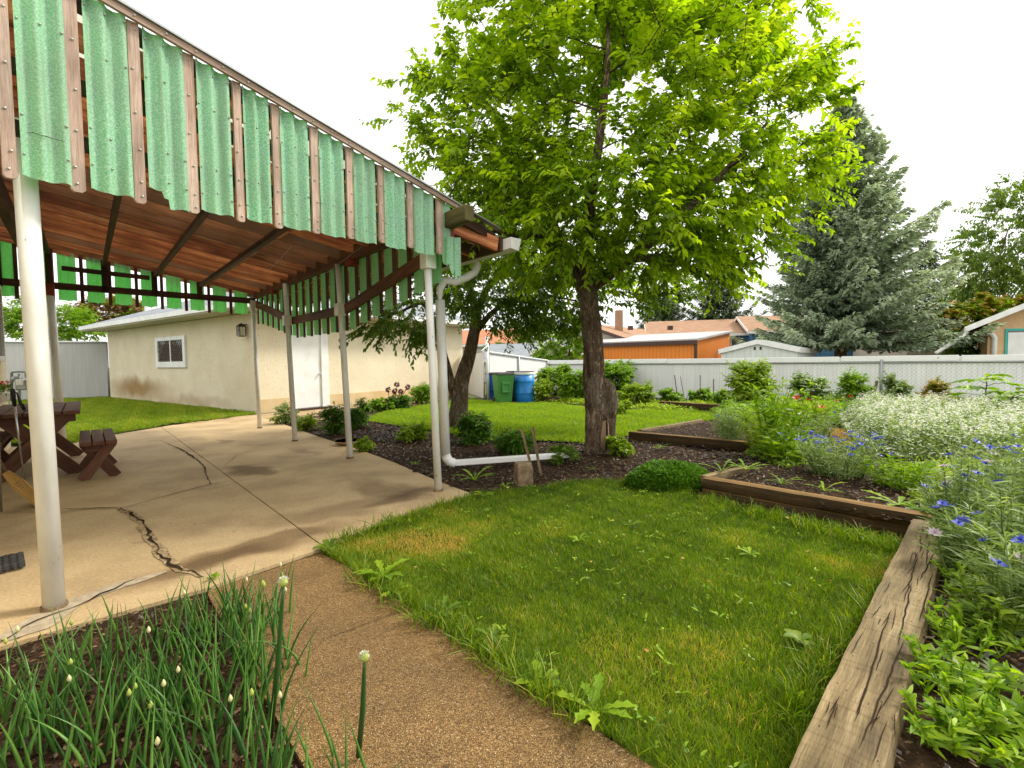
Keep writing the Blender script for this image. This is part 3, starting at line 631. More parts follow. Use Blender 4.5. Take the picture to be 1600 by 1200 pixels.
# the torn last piece that hangs lower
wl_, wr_ = pw(684, 360)[0], pw(699, 360)[0]
panel(f0+rd*wl_+rn*.045, rd, rn, wr_-wl_, zbot_(wl_)-.06, ztop_(wl_), ztop_(wr_), 1.2, .01)
wl_, wr_ = pw(690, 400)[0], pw(713, 400)[0]
panel(f0+rd*wl_+rn*.05, rd, rn, wr_-wl_, zbot_(wl_)-.06, pw(690, 371)[1], pw(713, 373)[1], 2., .01, lambda a: -.14*a-.03*math.sin(a*20), screws=[(.1, .8), (.5, .75), (.9, .7)])
bats = [(0, 23, 282), (104, 128, 303), (203, 221, 320), (287, 303, 335), (362, 374, 348), (421, 433, 358), (480, 492, 366), (535, 546, 374), (584, 594, 380), (629, 638, 388), (675, 684, 398)]
for i, (ul, ur, vb) in enumerate(bats):
    um = (ul+ur)/2; wl_, wr_ = pw(ul, 250)[0], pw(ur, 250)[0]; wm = (wl_+wr_)/2; w = abs(wr_-wl_)
    z0 = pw(um, vb)[1]; z1 = ztop_(wm)+.0; p = f0+rd*wm+rn*.03
    mb = MB(); h = w/2; c = .25*w; th = .02
    prof = [(-h, z1), (h, z1), (h, z0+c), (h-c, z0), (-h+c, z0), (-h, z0+c)]
    A = [p+rd*a+rn*th+V3(0, 0, z) for a, z in prof]; B = [p+rd*a+V3(0, 0, z) for a, z in prof]
    n = len(prof); o1 = rng.random()*5
    uvA = [[(z+o1, a*1.+i) for a, z in prof][::-1]]
    mb.add(A, [tuple(range(n))[::-1]], 0, uvA); mb.add(B, [tuple(range(n))], 0, [[(z+o1, a+i) for a, z in prof]])
    mb.add(A+B, [(k, (k+1) % n, n+(k+1) % n, n+k) for k in range(n)], 0, [[(prof[k][1], .1*k), (prof[(k+1) % n][1], .1*k), (prof[(k+1) % n][1], .1*k+.02), (prof[k][1], .1*k+.02)] for k in range(n)])
    sm = mb
    for zf in (.04, .12, .3, .5, .74, .96):
        c_ = p+rn*(th+.001)+rd*((rng.random()-.5)*w*.4)+V3(0, 0, z0+(z1-z0)*zf); sm.tube([c_, c_+rn*.005, c_+rn*.007], [.0065, .005, .001], 7, 1)
    mb.build('batten', [M['grey'], M['screw']], pc)
# backing rails behind the skirt, fascia strip on top
e0, e1 = -1.0, pw(772, 362)[0]
MB().bar(f0+rd*-.3+rn*.0+V3(0, 0, zbot_(-.3)+.22), f0+rd*(pw(700, 380)[0])+V3(0, 0, zbot_(2.6)+.22), .03, .07).build('skirt_rail', M['darkwood'], pc)
MB().bar(f0+rd*-.3+rn*.0+V3(0, 0, zbot_(-.3)+.5), f0+rd*1.9+V3(0, 0, zbot_(1.9)+.47), .03, .07).build('skirt_rail', M['darkwood'], pc)
MB().bar(f0+rd*e0-rn*.005+V3(0, 0, ztop_(e0)-.03), f0+rd*e1-rn*.005+V3(0, 0, ztop_(e1)-.03), .03, .09).build('rake_rafter', M['darkwood'], pc)
mb = MB().bar(f0+rd*e0+rn*.075+V3(0, 0, ztop_(e0)+.012), f0+rd*pw(712, 325)[0]+rn*.075+V3(0, 0, ztop_(pw(712, 325)[0])+.012), .022, .036)
sm = mb
for w in np.arange(-.3, 2.7, .14):
    c_ = f0+rd*w+rn*.087+V3(0, 0, ztop_(w)+.014); sm.tube([c_, c_+rn*.005, c_+rn*.007], [.006, .005, .001], 7, 1)
mb.build('rake_trim', [M['grey'], M['screw']], pc)
MB().bar(f0+rd*e0+rn*.07+V3(0, 0, ztop_(e0)+.038), f0+rd*e1+rn*.07+V3(0, 0, ztop_(e1)+.038), .06, .012).build('drip_edge', M['steel'], pc)
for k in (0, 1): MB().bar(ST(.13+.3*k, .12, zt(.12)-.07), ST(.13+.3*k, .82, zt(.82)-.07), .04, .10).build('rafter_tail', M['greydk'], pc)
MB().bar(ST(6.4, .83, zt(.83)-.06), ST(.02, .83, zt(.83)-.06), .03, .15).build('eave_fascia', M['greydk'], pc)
# eave skirt outside the posts: bottom follows the braces
zarch = lambda s: float(np.interp(s, [0, .3, 2.08, 4.03, 6.08], [1.97, 1.92, 1.62, 1.62, 1.98]))
s = .02; k = 0
while s < 6.15:
    w = .205 if k < 20 else .205
    panel(ST(s+w, .10), -av, bv, w, zarch(s+w/2)-.01, 2.47, 2.47, 2.6, .012, nx=14)
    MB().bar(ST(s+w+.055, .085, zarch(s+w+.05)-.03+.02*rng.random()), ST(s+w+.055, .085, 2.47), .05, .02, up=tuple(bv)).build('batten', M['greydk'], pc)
    s += .315; k += 1
def brace(s0, z0, s1, z1, h=.12): MB().bar(ST(s0, .02, z0), ST(s1, .02, z1), .04, h).build('brace', M['beam'], pc, bevel=.004)
brace(0.03, 2.20, 2.04, 1.86); brace(2.12, 1.86, 4.0, 1.86, .11); brace(4.07, 1.86, 6.05, 2.30)
# far rake skirt between the back posts and the house
q4 = P(406, 669); qb = P(98, 695); fd = nrm(qb-q4); fn = V3(-fd[1], fd[0], 0)
if fn@V3(0, 1, 0) < 0: fn = -fn
Lf = 3.35; x = .12
def zroof_at(p): t = (p-C0)@bv; return zt(t)-.02
while x < Lf:
    p = q4+fd*x; w = .21 if x < 2.6 else .26
    panel(p+fn*.05, fd, fn, w, 2.12+.035*x, zroof_at(p), zroof_at(p+fd*w), 2.5, .012, nx=14)
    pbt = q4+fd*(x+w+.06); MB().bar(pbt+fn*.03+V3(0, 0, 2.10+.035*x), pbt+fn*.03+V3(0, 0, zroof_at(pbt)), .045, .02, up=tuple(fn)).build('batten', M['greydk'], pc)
    x += .335
MB().bar(q4+V3(0, 0, 2.36), q4+fd*3.35+V3(0, 0, 2.43), .05, .10).build('tie_beam', M['darkwood'], pc, bevel=.004)
MB().bar(q4+fd*1.55+V3(0, 0, 2.64), q4+fd*2.62+V3(0, 0, 2.69), .04, .07).build('tie_beam', M['darkwood'], pc, bevel=.004)
for x in (.86, 1.49, 2.12, 2.76, 3.3):
    p = q4+fd*x; MB().bar(p+V3(0, 0, 2.36), p+V3(0, 0, zroof_at(p)), .08 if x != 2.72 else .13, .05, up=tuple(fn)).build('stud', M['darkwood'], pc)
# gutter, downspout with its elbows and long ground outlet
gm = MB(); gprof = [(.0, .0), (.0, .11), (.012, .11), (.012, .012), (.095, .005), (.115, .07), (.125, .11), (.14, .11), (.132, .065), (.105, -.015)]
gz = zt(.86)-.115
def gp(s, a, z): return ST(s, .85+a, gz+z)
nA = len(gprof); A = [gp(6.4, a, z) for a, z in gprof]; B = [gp(-.10, a, z) for a, z in gprof]
gm.add(A+B, [(k, (k+1) % nA, nA+(k+1) % nA, nA+k) for k in range(nA)]+[tuple(range(nA))[::-1], tuple(nA+k for k in range(nA))])
gm.add([gp(-.102, .0, 0), gp(-.102, .105, -.015), gp(-.102, .14, .11), gp(-.102, 0, .11)], [(0, 1, 2, 3)]); gm.build('gutter', M['white'], pc)
dsb = P(700, 722, .07); dsb = V3(-.74, 5.28, .07)
pts = [ST(.52, .90, gz+.01), ST(.52, .90, gz-.07), ST(.53, .87, gz-.15), ST(.55, .78, gz-.21), ST(.58, .62, gz-.28)]
tp_ = dsb+V3(-.03, 0, gz-.42); pts += [tp_*.6+pts[-1]*.4+V3(0, 0, .06), tp_, tp_-V3(0, 0, .2)]
ds = MB().tube(pts, [.042]*len(pts), 14).build('downspout_elbow', M['white'], pc, smooth=True)
MB().tube([tp_-V3(0, 0, .12), dsb+V3(0, 0, .10)], .052, 16).build('downspout', M['postw'], pc, smooth=True)
e2 = P(898, 710, .09); dr = nrm(e2-dsb); mb = MB()
el = []
for k in range(9):
    a = k/8*math.pi/2; el.append(dsb+V3(0, 0, .13)+dr*(.10*(1-math.cos(a)))-V3(0, 0, .12*math.sin(a)))
MB().tube(el, [.053 if i % 2 else .049 for i in range(9)], 16).build('elbow', M['white'], pc, smooth=False)
MB().bar(el[-1], e2, .075, .06).build('outlet_pipe', M['white'], pc, bevel=.008)
# slack wires under the roof
for a, b, sag in [((578, 375), (402, 478), .12), ((455, 385), (395, 432), .08)]:
    p = PY(*a, 5.2); q = PY(*b, 8.6); pts = [p+(q-p)*i/12-V3(0, 0, sag*math.sin(math.pi*i/12)) for i in range(13)]
    MB().tube(pts, .003, 5).build('wire', M['steel'], pc)

# ================================================================== HOUSE (left)
hr = empty('house', ST(3, -4.5), 'cream stucco house wall at the left edge beside the patio', 'house')
hc = ST(6.72, -3.30)
def HF(x, y, z): return ST(6.72-x, -3.30-y, z)   # x toward camera, y into the house
MB().box((0, 0, -.1), (10.5, 5, 2.95), 0, HF).build('wall', M['stucco'], hr)
MB().box((-.4, -.02, 2.97), (10.9, 5.3, 3.1), 0, HF).build('soffit', M['creams'], hr)
MB().add([HF(-.4, -.02, 3.11), HF(10.9, -.02, 3.11), HF(10.9, 3, 3.9), HF(-.4, 3, 3.9), HF(10.9, 6, 3.11), HF(-.4, 6, 3.11)], [(0, 1, 2, 3), (3, 2, 4, 5), (1, 4, 2), (0, 3, 5)]).build('roof', M['shingle'], hr)
wf = MB(); x0, x1, z0, z1 = .55, 1.7, 1.28, 2.35
for a, b in (((x0, -.05, z0), (x1, -.002, z0+.07)), ((x0, -.05, z1-.07), (x1, -.002, z1)), ((x0, -.05, z0+.07), (x0+.07, -.002, z1-.07)), ((x1-.07, -.05, z0+.07), (x1, -.002, z1-.07))): wf.box(a, b, 0, HF)
wo = wf.build('window', M['white'], hr, bevel=.004); MB().box((x0+.07, -.02, z0+.07), (x1-.07, -.004, z1-.07), 0, HF).build('pane', M['glass'], wo)

# gas meter on the far corner
gm_ = empty('gas_meter', HF(-.3, .15, 0), 'grey gas meter with bent pipe at the corner of the cream house', 'gas meter')
def G(u, v): return PY(u, v, 7.65)
mc = G(40, 604)
MB().bar(mc-V3(.10, 0, -.03), mc+V3(.10, 0, .03), .16, .17, 0).build('meter_body', M['steel'], gm_, bevel=.02)
MB().bar(mc+V3(-.05, -.09, .07), mc+V3(.06, -.09, .07), .03, .09).build('dial_box', M['white'], gm_, bevel=.008)
MB().tube([G(18, 626), G(18, 583), G(19.5, 581), G(23, 580.5), G(38, 580.5), G(41, 582), G(41.5, 590)], .02, 10).build('pipe', M['steel'], gm_, smooth=True)
MB().tube([V3(*G(30, 640)[:2], 0.), G(30, 600), G(30, 584)], .018, 10).build('pipe', M['steel'], gm_, smooth=True)
MB().tube([V3(*G(18, 640)[:2], 0.), G(18, 620)], .018, 10).build('pipe', M['steel'], gm_, smooth=True)
MB().tube([G(26, 592)-V3(.0, .05, 0), G(26, 592)+V3(0, .05, 0)], .045, 14).build('regulator', M['steel'], gm_, smooth=True)

# ================================================================== GARAGE
gc = P(403, 645); gw = R(-55); gl = R(35)
wv_ = V3(math.sin(gw), math.cos(gw), 0); lv_ = V3(math.sin(gl), math.cos(gl), 0)
Lw = np.linalg.norm(PL(170, 560, gc, gw)-gc-V3(0, 0, PL(170, 560, gc, gw)[2])); Ll = np.linalg.norm((PL(723, 560, gc, gl)-gc)[:2])
def GF(x, y, z): return gc+wv_*x+lv_*y+V3(0, 0, z)     # x along window wall, y along door wall
gr = empty('garage', GF(Lw/2, Ll/2, 0), 'cream stucco garage with small white window, white door and grey hip roof', 'garage')
gwall = MB().box((0, 0, -.1), (Lw, Ll, 2.46), 0, GF).build('wall', M['stucco'], gr)
ov = .62; KR = .385; e = [(-ov, -ov), (Lw+ov, -ov), (Lw+ov, Ll+ov), (-ov, Ll+ov)]; zE = 2.5; ri = Ll/2
mb = MB(); rz = zE+.14+(ri+ov)*KR
mb.add([GF(a, b, zE+.14) for a, b in e]+[GF(ri, ri, rz), GF(Lw-ri, ri, rz)], [(0, 4, 5, 1), (1, 5, 2), (2, 5, 4, 3), (3, 4, 0)], 0,
       [[(0, 0), (3.8, 4), (Lw-3, 4), (Lw, 0)], [(0, 0), (4, 4), (8, 0)], [(0, 0), (3.8, 4), (Lw-3, 4), (Lw, 0)], [(0, 0), (4, 4), (8, 0)]])
rf_ = mb.build('roof', M['shingle'], gr)
MB().box((-ov, -ov, zE-.03), (Lw+ov, Ll+ov, zE+.0), 0, GF).build('soffit', M['creams'], gr)
mb = MB()
for (a, b) in ((0, 1), (1, 2), (2, 3), (3, 0)):
    p, q = e[a], e[b]; mb.bar(GF(*p, zE+.07), GF(*q, zE+.07), .09, .13)
mb.build('fascia', M['white'], gr)
vp = PL(231, 485, GF(0, 1.2, 0), gw); MB().bar(vp-V3(0, 0, .5), PL(231, 478, GF(0, 1.2, 0), gw), .17, .17, up=tuple(wv_)).build('vent', M['white'], rf_)
# window
def gx(u, v=550): q = PL(u, v, gc, gw); return (q-gc)@wv_, q[2]
xa, zt1 = gx(291, 525); xb, zb1 = gx(247, 573); z1 = gx(269, 526)[1]; z0 = gx(269, 573)[1]
fr = MB(); t_ = .11
for a, b in (((xa, -.06, z0-.02), (xb, .0, z0+t_*1.4)), ((xa, -.06, z1-t_), (xb, 0, z1)), ((xa, -.06, z0+t_*1.4), (xa+t_*1.4, 0, z1-t_)), ((xb-t_*1.6, -.06, z0+t_*1.4), (xb, 0, z1-t_)), (((xa+xb)/2-.03, -.04, z0+t_), ((xa+xb)/2+.03, 0, z1-t_))):
    fr.box((a[0], a[1], a[2]), (b[0], -.003, b[2]), 0, GF)
wo = fr.build('window', M['white'], gr)
MB().box((xa+.1, -.02, z0+.1), (xb-.1, -.004, z1-.1), 0, GF).build('pane', M['glass'], wo)
la = MB()
for k in range(14):
    for sg in (1, -1):
        xx = xa+.1+(xb-xa-.2)*k/13; a = GF(xx, -.028, z0+.12); b = GF(min(max(xx+sg*.75, xa+.1), xb-.1), -.028, z0+.12+min(abs((min(max(xx+sg*.75, xa+.1), xb-.1))-xx), .75)*1.)
        if np.linalg.norm(b-a) > .1: la.bar(a, b, .012, .012)
la.build('lattice', M['greydk'], wo)
# dirt stain low on the window wall is in the stucco; lantern, corner bead
sx, sz = gx(386, 515); lr = empty('wall_lantern', GF(sx, -.1, sz), 'black lantern lamp on the garage corner behind the far post', 'wall lamp')
lc = GF(sx, -.14, sz-.04)
fm = MB()
for i in (-1, 1):
    for j in (-1, 1): fm.bar(lc+wv_*.07*i+lv_*.07*j-V3(0, 0, .12), lc+wv_*.07*i+lv_*.07*j+V3(0, 0, .12), .018, .018, up=tuple(wv_))
fm.tube([lc+V3(0, 0, .11), lc+V3(0, 0, .14), lc+V3(0, 0, .19)], [.14, .10, .02], 4); fm.tube([lc-V3(0, 0, .14), lc-V3(0, 0, .12)], [.07, .11], 4)
fm.bar(lc+V3(0, 0, .02)-wv_*.07-lv_*.07, lc+V3(0, 0, .02)+wv_*.07-lv_*.07, .012, .012); fm.bar(lc-V3(0, 0, .1)-lv_*.07, lc+V3(0, 0, .1)-lv_*.07, .012, .012, up=tuple(wv_))
fm.bar(lc+V3(0, 0, .15), GF(sx, 0, sz+.13), .02, .02); fm.build('frame', M['black'], lr)
MB().bar(lc-V3(0, 0, .11), lc+V3(0, 0, .10), .10, .10, up=tuple(wv_)).build('lamp_glass', M['creams'], lr)
# door
def gy(u, v): q = PL(u, v, gc, gl); return (q-gc)@lv_, q[2]
ya, yb, yc = gy(461, 600)[0], gy(501, 600)[0], gy(512, 600)[0]
do = MB().box((-.03, ya, .02), (-.001, yb, 2.08), 0, GF).build('door', M['white'], gr)
MB().box((-.075, yb, -.02), (-.001, yc, 2.16), 0, GF).build('door_frame', M['white'], gr)
MB().box((-.06, ya-.09, -.02), (-.001, ya, 2.16), 0, GF).build('door_frame', M['white'], gr)
MB().box((-.06, ya, 2.08), (-.001, yb, 2.16), 0, GF).build('door_frame', M['white'], gr)
MB().box((-.20, ya-.1, -.03), (-.0, yc, .015), 0, GF).build('door_step', M['trim'], gr)
ky, kz = gy(497, 584); kc = GF(-.03, ky, kz); MB().tube([kc, kc-wv_*.05], .015, 8).ball(kc-wv_*.07, .032, 10).build('handle', M['chrome'], do)
tx = MB().box((-.012, -.0, -.02), (-.001, Ll, .32), 0, GF); tx.build('plinth', mnoise('sandy_render', [(.3, (.56, .40, .2, 1)), (.7, (.66, .51, .3, 1))], 3, 'pos', rough=.9, bump=.5, bsc=40), gr)
# ================================================================== FENCES
def fence_run(name, p, q, z0, z1, label, posts=None, cap=.12, mat='slat', gnd=0., ups=None, group=None):
    p = V3(p[0], p[1], 0); q = V3(q[0], q[1], 0); d = nrm(q-p); L = np.linalg.norm(q-p); n = V3(-d[1], d[0], 0)
    if n@V3(0, 1, 0) > 0: n = -n      # towards the garden
    r = empty(name, (p+q)/2, label, 'fence', group); seg = 24; mb = MB()
    zz = lambda t: z0+(z1-z0)*t
    for i in range(seg):
        a, b = i/seg, (i+1)/seg
        mb.add([p+d*L*a+V3(0, 0, gnd), p+d*L*b+V3(0, 0, gnd), p+d*L*b+V3(0, 0, zz(b)-.02), p+d*L*a+V3(0, 0, zz(a)-.02)], [(0, 1, 2, 3)], 0, [[(L*a, gnd), (L*b, gnd), (L*b, zz(b)), (L*a, zz(a))]])
        mb.add([p-n*.03+d*L*a+V3(0, 0, gnd), p-n*.03+d*L*b+V3(0, 0, gnd), p-n*.03+d*L*b+V3(0, 0, zz(b)-.02), p-n*.03+d*L*a+V3(0, 0, zz(a)-.02)], [(0, 1, 2, 3)], 0, [[(L*a, gnd), (L*b, gnd), (L*b, zz(b)), (L*a, zz(a))]])
    mb.build('slat_panel', M[mat], r)
    if cap:
        k = int(L/2.2)+1
        for i in range(k):
            a, b = i/k, (i+1)/k-.002; dz = (rng.random()-.5)*.012
            MB().bar(p+n*.01+d*L*a+V3(0, 0, zz(a)-cap/2+dz), p+n*.01+d*L*b+V3(0, 0, zz(b)-cap/2+dz), .05, cap).build('cap', M['cap'], r, bevel=.006)
    MB().tube([p+n*.02+V3(0, 0, z0-cap-.02), q+n*.02+V3(0, 0, z1-cap-.02)], .02, 8).build('top_rail', M['steel'], r)
    for t in (posts or [0, 1]):
        MB().tube([p+n*.03+d*L*t, p+n*.03+d*L*t+V3(0, 0, zz(t)-.0-cap*.6)], .03, 10).build('post', M['steel'], r, smooth=True)
    return r
fc = V3(1.32, 17.53, 0); fdv = V3(.783, -.622, 0); LF = 22.
fence_run('garden_fence', fc, fc+fdv*LF, 1.21, 1.21, 'long white slatted chain link fence with grey posts behind the flower garden', [k*3.2/LF for k in range(0, 7)], .13)
gp_ = P(763, 626)
fence_run('side_fence', gp_+V3(.05, .03, 0), fc+V3(-.03, -.03, 0), 1.5, 1.23, 'short sloping white fence behind the green bin and blue barrel', [.45, .99], .03)
fence_run('back_fence', (-20.5, 15.6), (-15.3, 18.35), 2.12, 2.12, 'tall pale lattice textured fence left of the garage', [0, .5, 1], .03, 'slatg')
# gate between garage corner and tall white post
ge = GF(-.0, Ll, 0); g0 = ge+V3(.05, -.1, 0); g1 = gp_-V3(.12, .05, 0); gd = nrm(g1-g0); 
gt = empty('garden_gate', (g0+g1)/2, 'white slatted chain link gate between the garage corner and a tall white post', 'gate')
LG = np.linalg.norm(g1-g0); MB().quad(g0+V3(0, 0, .08), g1+V3(0, 0, .08), g1+V3(0, 0, 1.5), g0+V3(0, 0, 1.5)).build('slat_panel', M['slat'], gt)
MB().tube([g0+V3(0, 0, .06), g1-gd*.1+V3(0, 0, .06), g1+V3(0, 0, .14), g1+V3(0, 0, 1.42), g1-gd*.1+V3(0, 0, 1.5), g0+V3(0, 0, 1.5), g0+V3(0, 0, .06)], .022, 8).build('gate_frame', M['steel'], gt, smooth=True)
o = MB().tube([gp_, gp_+V3(-.02, 0, 1.95)], .05, 12).build('gate_post', M['white'], smooth=True, base=gp_); tag(o, 'tall white post beside the gate, left of the green bin', 'post')

# ================================================================== BINS
def rb(mb, c, w, d, z0, z1, w2=None, d2=None, a=0., mi=0):
    w2 = w2 or w; d2 = d2 or d; ca, sa = math.cos(a), math.sin(a); pt = lambda x, y, z: (c[0]+x*ca-y*sa, c[1]+x*sa+y*ca, c[2]+z)
    return mb.hexa([pt(-w/2, -d/2, z0), pt(w/2, -d/2, z0), pt(w/2, d/2, z0), pt(-w/2, d/2, z0), pt(-w2/2, -d2/2, z1), pt(w2/2, -d2/2, z1), pt(w2/2, d2/2, z1), pt(-w2/2, d2/2, z1)], mi)
def bin_(u, v, ang, m, label, h=.88, w=.5, lid='blackp', name='wheeled_bin'):
    c = P(u, v); c[1] += .25; r = empty(name, c, label, 'bin', 'bins and barrel by the side fence')
    b = rb(MB(), c, w*.78, w*.8, .03, h*.93, w, w*1.1, ang); b.build('body', M[m], r, bevel=.02)
    rb(MB(), c, w*1.08, w*1.2, h*.93, h, w*1.0, w*1.05, ang).build('lid', M[lid], r, bevel=.015)
    ca, sa = math.cos(ang), math.sin(ang); f = lambda x, y, z: c+V3(x*ca-y*sa, x*sa+y*ca, z)
    yy = -w*.55
    hb = MB(); hb.box((-w*.24, yy-.02, h*.62), (w*.24, yy+.06, h*.70), 0, f); hb.box((-w*.24, yy-.02, h*.36), (w*.24, yy+.08, h*.40), 0, f)
    hb.box((-w*.24, yy-.015, h*.40), (-w*.17, yy+.07, h*.62), 0, f); hb.box((w*.17, yy-.015, h*.40), (w*.24, yy+.07, h*.62), 0, f); hb.build('front_recess', M[m], r, bevel=.006)
    MB().box((-w*.17, yy+.005, h*.40), (w*.17, yy+.03, h*.62), 0, f).build('recess_panel', M['lf_second'] if False else M[m], r)
    for sx_ in (-1, 1): MB().tube([f(sx_*w*.42, w*.45, .09), f(sx_*w*.48, w*.45, .09)], .09, 14).build('wheel', M['blackp'], r)
    return r
bin_(786, 631, .35, 'bin', 'green wheeled bin with black lid left of the blue barrel')
bin_(770, 626, .2, 'bluep', 'deep blue bin mostly hidden behind the green bin', .86, .42)
bc = P(820, 630); bc[1] += .3
br = empty('plastic_barrel', bc, 'bright blue plastic barrel with white rim beside the green bin', 'barrel', 'bins and barrel by the side fence')
MB().lathe(bc, [(.26, 0), (.275, .02), (.285, .2), (.285, .26), (.297, .28), (.285, .30), (.287, .55), (.287, .6), (.297, .62), (.285, .64), (.275, .82)], 26).build('body', M['barrel'], br, smooth=True)
MB().lathe(bc, [(.277, .80), (.288, .81), (.288, .87), (.27, .885), (.0, .88)], 26).build('rim', M['white'], br, smooth=True)
MB().lathe(bc, [(.0, .886), (.29, .888), (.30, .9), (.0, .905)], 20).build('lid', M['trim'], br)
c = P(799, 628); c[1] += .35
dk = rb(MB(), c, .30, .4, 0, .9).build('rain_box', M['blackp'], base=c, bevel=.02); tag(dk, 'narrow dark brown box between the green bin and blue barrel', 'box')
c = P(860, 617, .0); c[2] += .12; bu = empty('bucket', c, 'small blue bucket hanging among leaves right of the barrel', 'bucket')
MB().lathe(c, [(.11, 0), (.12, .01), (.14, .27), (.155, .275), (.155, .30), (.14, .30), (.13, .27), (.10, .02), (0, .02)], 18).build('body', M['bluep'], bu, smooth=True)
MB().tube([c+V3(-.145, 0, .28), c+V3(-.1, -.02, .40), c+V3(0, -.02, .44), c+V3(.1, -.02, .40), c+V3(.145, 0, .28)], .005, 5).build('handle', M['steel'], bu)

# ================================================================== PICNIC TABLE AND BENCH
def furn(name, label, cat, ne, wdt, L, ztop, nplk, th, foot, spread, group=None, lw=.09):
    """ne: near right top corner xy; runs along av, width toward -bv"""
    def f(x, y, z): return V3(ne[0], ne[1], 0)-bv*x+av*y+V3(0, 0, z)
    r = empty(name, f(wdt/2, L/2, 0), label, cat, group); pw_ = (wdt-.012*(nplk-1))/nplk
    for k in range(nplk):
        x = k*(pw_+.012)+pw_/2; MB().bar(f(x, 0, ztop-th/2), f(x, L, ztop-th/2), pw_, th).build('plank', M['table'], r, bevel=.004)
    for y in (.22, L-.22):
        for sg in (1, -1):
            xm = wdt/2; dx = spread; a = f(xm-sg*dx, y+sg*.022, 0); b = f(xm+sg*dx*.8, y+sg*.022, ztop-th)
            MB().bar(a, b, .045, lw, up=tuple(bv)).build('leg', M['table'], r, bevel=.003)
        MB().bar(f(.04, y, ztop-th-.045), f(wdt-.04, y, ztop-th-.045), .08, .09).build('cleat', M['table'], r, bevel=.003)
    MB().bar(f(wdt/2, .2, ztop*.55), f(wdt/2, L-.2, ztop*.55), .09, .045, up=tuple(av*.0+V3(0, 0, 1))).build('stretcher', M['table'], r)
    return f
tc = P(125, 641, .72)
TF = furn('picnic_table', 'brown painted wooden picnic table with crossed legs by the house wall', 'picnic table', tc, .74, 1.85, .72, 5, .04, .3, .33, lw=.13)
b0 = P(183, 687, .42); b1 = P(121, 693, .42)
furn('bench', 'brown wooden bench with crossed legs standing right of the picnic table', 'bench', b0, .30, 1.25, .42, 3, .04, .2, .14, 'brown benches', .10)
# a second bench, mostly hidden under the table on the house side
furn('bench', 'dark brown bench half hidden under the picnic table at the left edge', 'bench', V3(tc[0], tc[1], 0)-bv*.62+av*.1, .3, 1.4, .42, 3, .04, .2, .14, 'brown benches', .10)
# flower pot on the table
pp = P(4, 628, .72); fp = empty('flower_pot', pp, 'white pot of red flowers standing on the picnic table', 'flower pot')
MB().lathe(pp, [(.05, 0), (.075, .11), (.083, .115), (.083, .13), (.06, .12), (0, .11)], 16).build('pot', M['white'], fp, smooth=True)
lb = LB(); n = 120; a = rng.random((n, 2)); p_ = pp+np.stack([(a[:, 0]-.5)*.18, (a[:, 1]-.5)*.18, .12+.12*rng.random(n)], 1)
lb.leaves(p_, rng.normal(size=(n, 3))+V3(0, 0, .7), V3(0, 0, 1)+rng.normal(size=(n, 3))*.4, .045, .025, mi=0)
n = 40; p_ = pp+np.stack([(rng.random(n)-.5)*.2, (rng.random(n)-.5)*.2, .2+.08*rng.random(n)], 1)
lb.build('foliage', M['lf_deep'], fp); lb = LB(); lb.leaves(p_, rng.normal(size=(n, 3)), V3(0, 0, 1)+rng.normal(size=(n, 3))*.4, .035, .03); lb.build('blossom', M['redp'], fp)
# walking pole leaning on the table
p0 = P(39, 757); p1 = PY(20, 612, 4.75); r = empty('walking_pole', p0, 'thin metal pole with black grip leaning on the picnic table', 'pole')
MB().tube([p0, p0+(p1-p0)*.5, p0+(p1-p0)*.88], [.006, .009, .011], 8).build('shaft', M['chrome'], r, smooth=True)
MB().tube([p0+(p1-p0)*.85, p0+(p1-p0)*.95, p1, p1+V3(0, 0, .03)], [.014, .018, .02, .012], 10).build('grip', M['black'], r, smooth=True)
MB().tube([p1, p1+V3(.04, 0, -.01), p1+V3(.07, 0, -.12), p1+V3(.10, 0, -.17), p1+V3(.09, 0, -.12)], [.004, .006, .014, .02, .006], 8).build('strap', M['black'], r, smooth=True)
p0 = P(2, 800); p1 = PY(-6, 600, 3.85); o = MB().tube([p0, p1], .009, 8).build('metal_pole', M['chrome'], base=p0, smooth=True); tag(o, 'second thin metal pole standing at the left edge beside the broom', 'pole')
# broom
tip = P(66, 789, .0); nk = PY(9, 738, 4.05); up_ = PY(-60, 620, 3.75)
r = empty('broom', tip, 'straw corn broom leaning with its bristles spread on the patio', 'broom')
MB().tube([nk, up_], .014, 10).build('handle', M['timber'], r, smooth=True)
lb = LB(); n = 1500; ax = nrm(tip-nk); Lb = np.linalg.norm(tip-nk); sd = nrm(np.cross(ax, V3(.75, .66, 0))); th = nrm(np.cross(ax, sd))
a = rng.normal(size=(n, 2)).clip(-1.9, 1.9); s0 = nk+sd*a[:, :1]*.015+th*a[:, 1:]*.012
m_ = nk+ax*Lb*.35+sd*a[:, :1]*.042+th*a[:, 1:]*.022; e_ = nk+ax*Lb*(1.0+.03*rng.normal(size=(n, 1)))+sd*a[:, :1]*.055+th*a[:, 1:]*.018; e_[:, 2] = np.maximum(e_[:, 2], .004)
lb.twig(s0, m_, .0028, 0, .0028); lb.twig(m_, e_, .0028, 0, .0018); lb.build('bristles', M['straw'], r)
bm = MB()
for k, fr_ in enumerate((.0, .05, .33, .40, .47)):
    c = nk+ax*Lb*fr_; rr = .022+.07*min(fr_, .35)/.35*.9
    ring = [c+sd*math.cos(t)*rr*1.0+th*math.sin(t)*rr*.5 for t in np.linspace(0, 2*math.pi, 17)]; bm.tube(ring, .004, 5, cap=False)
bm.build('binding', M['timber'], r)
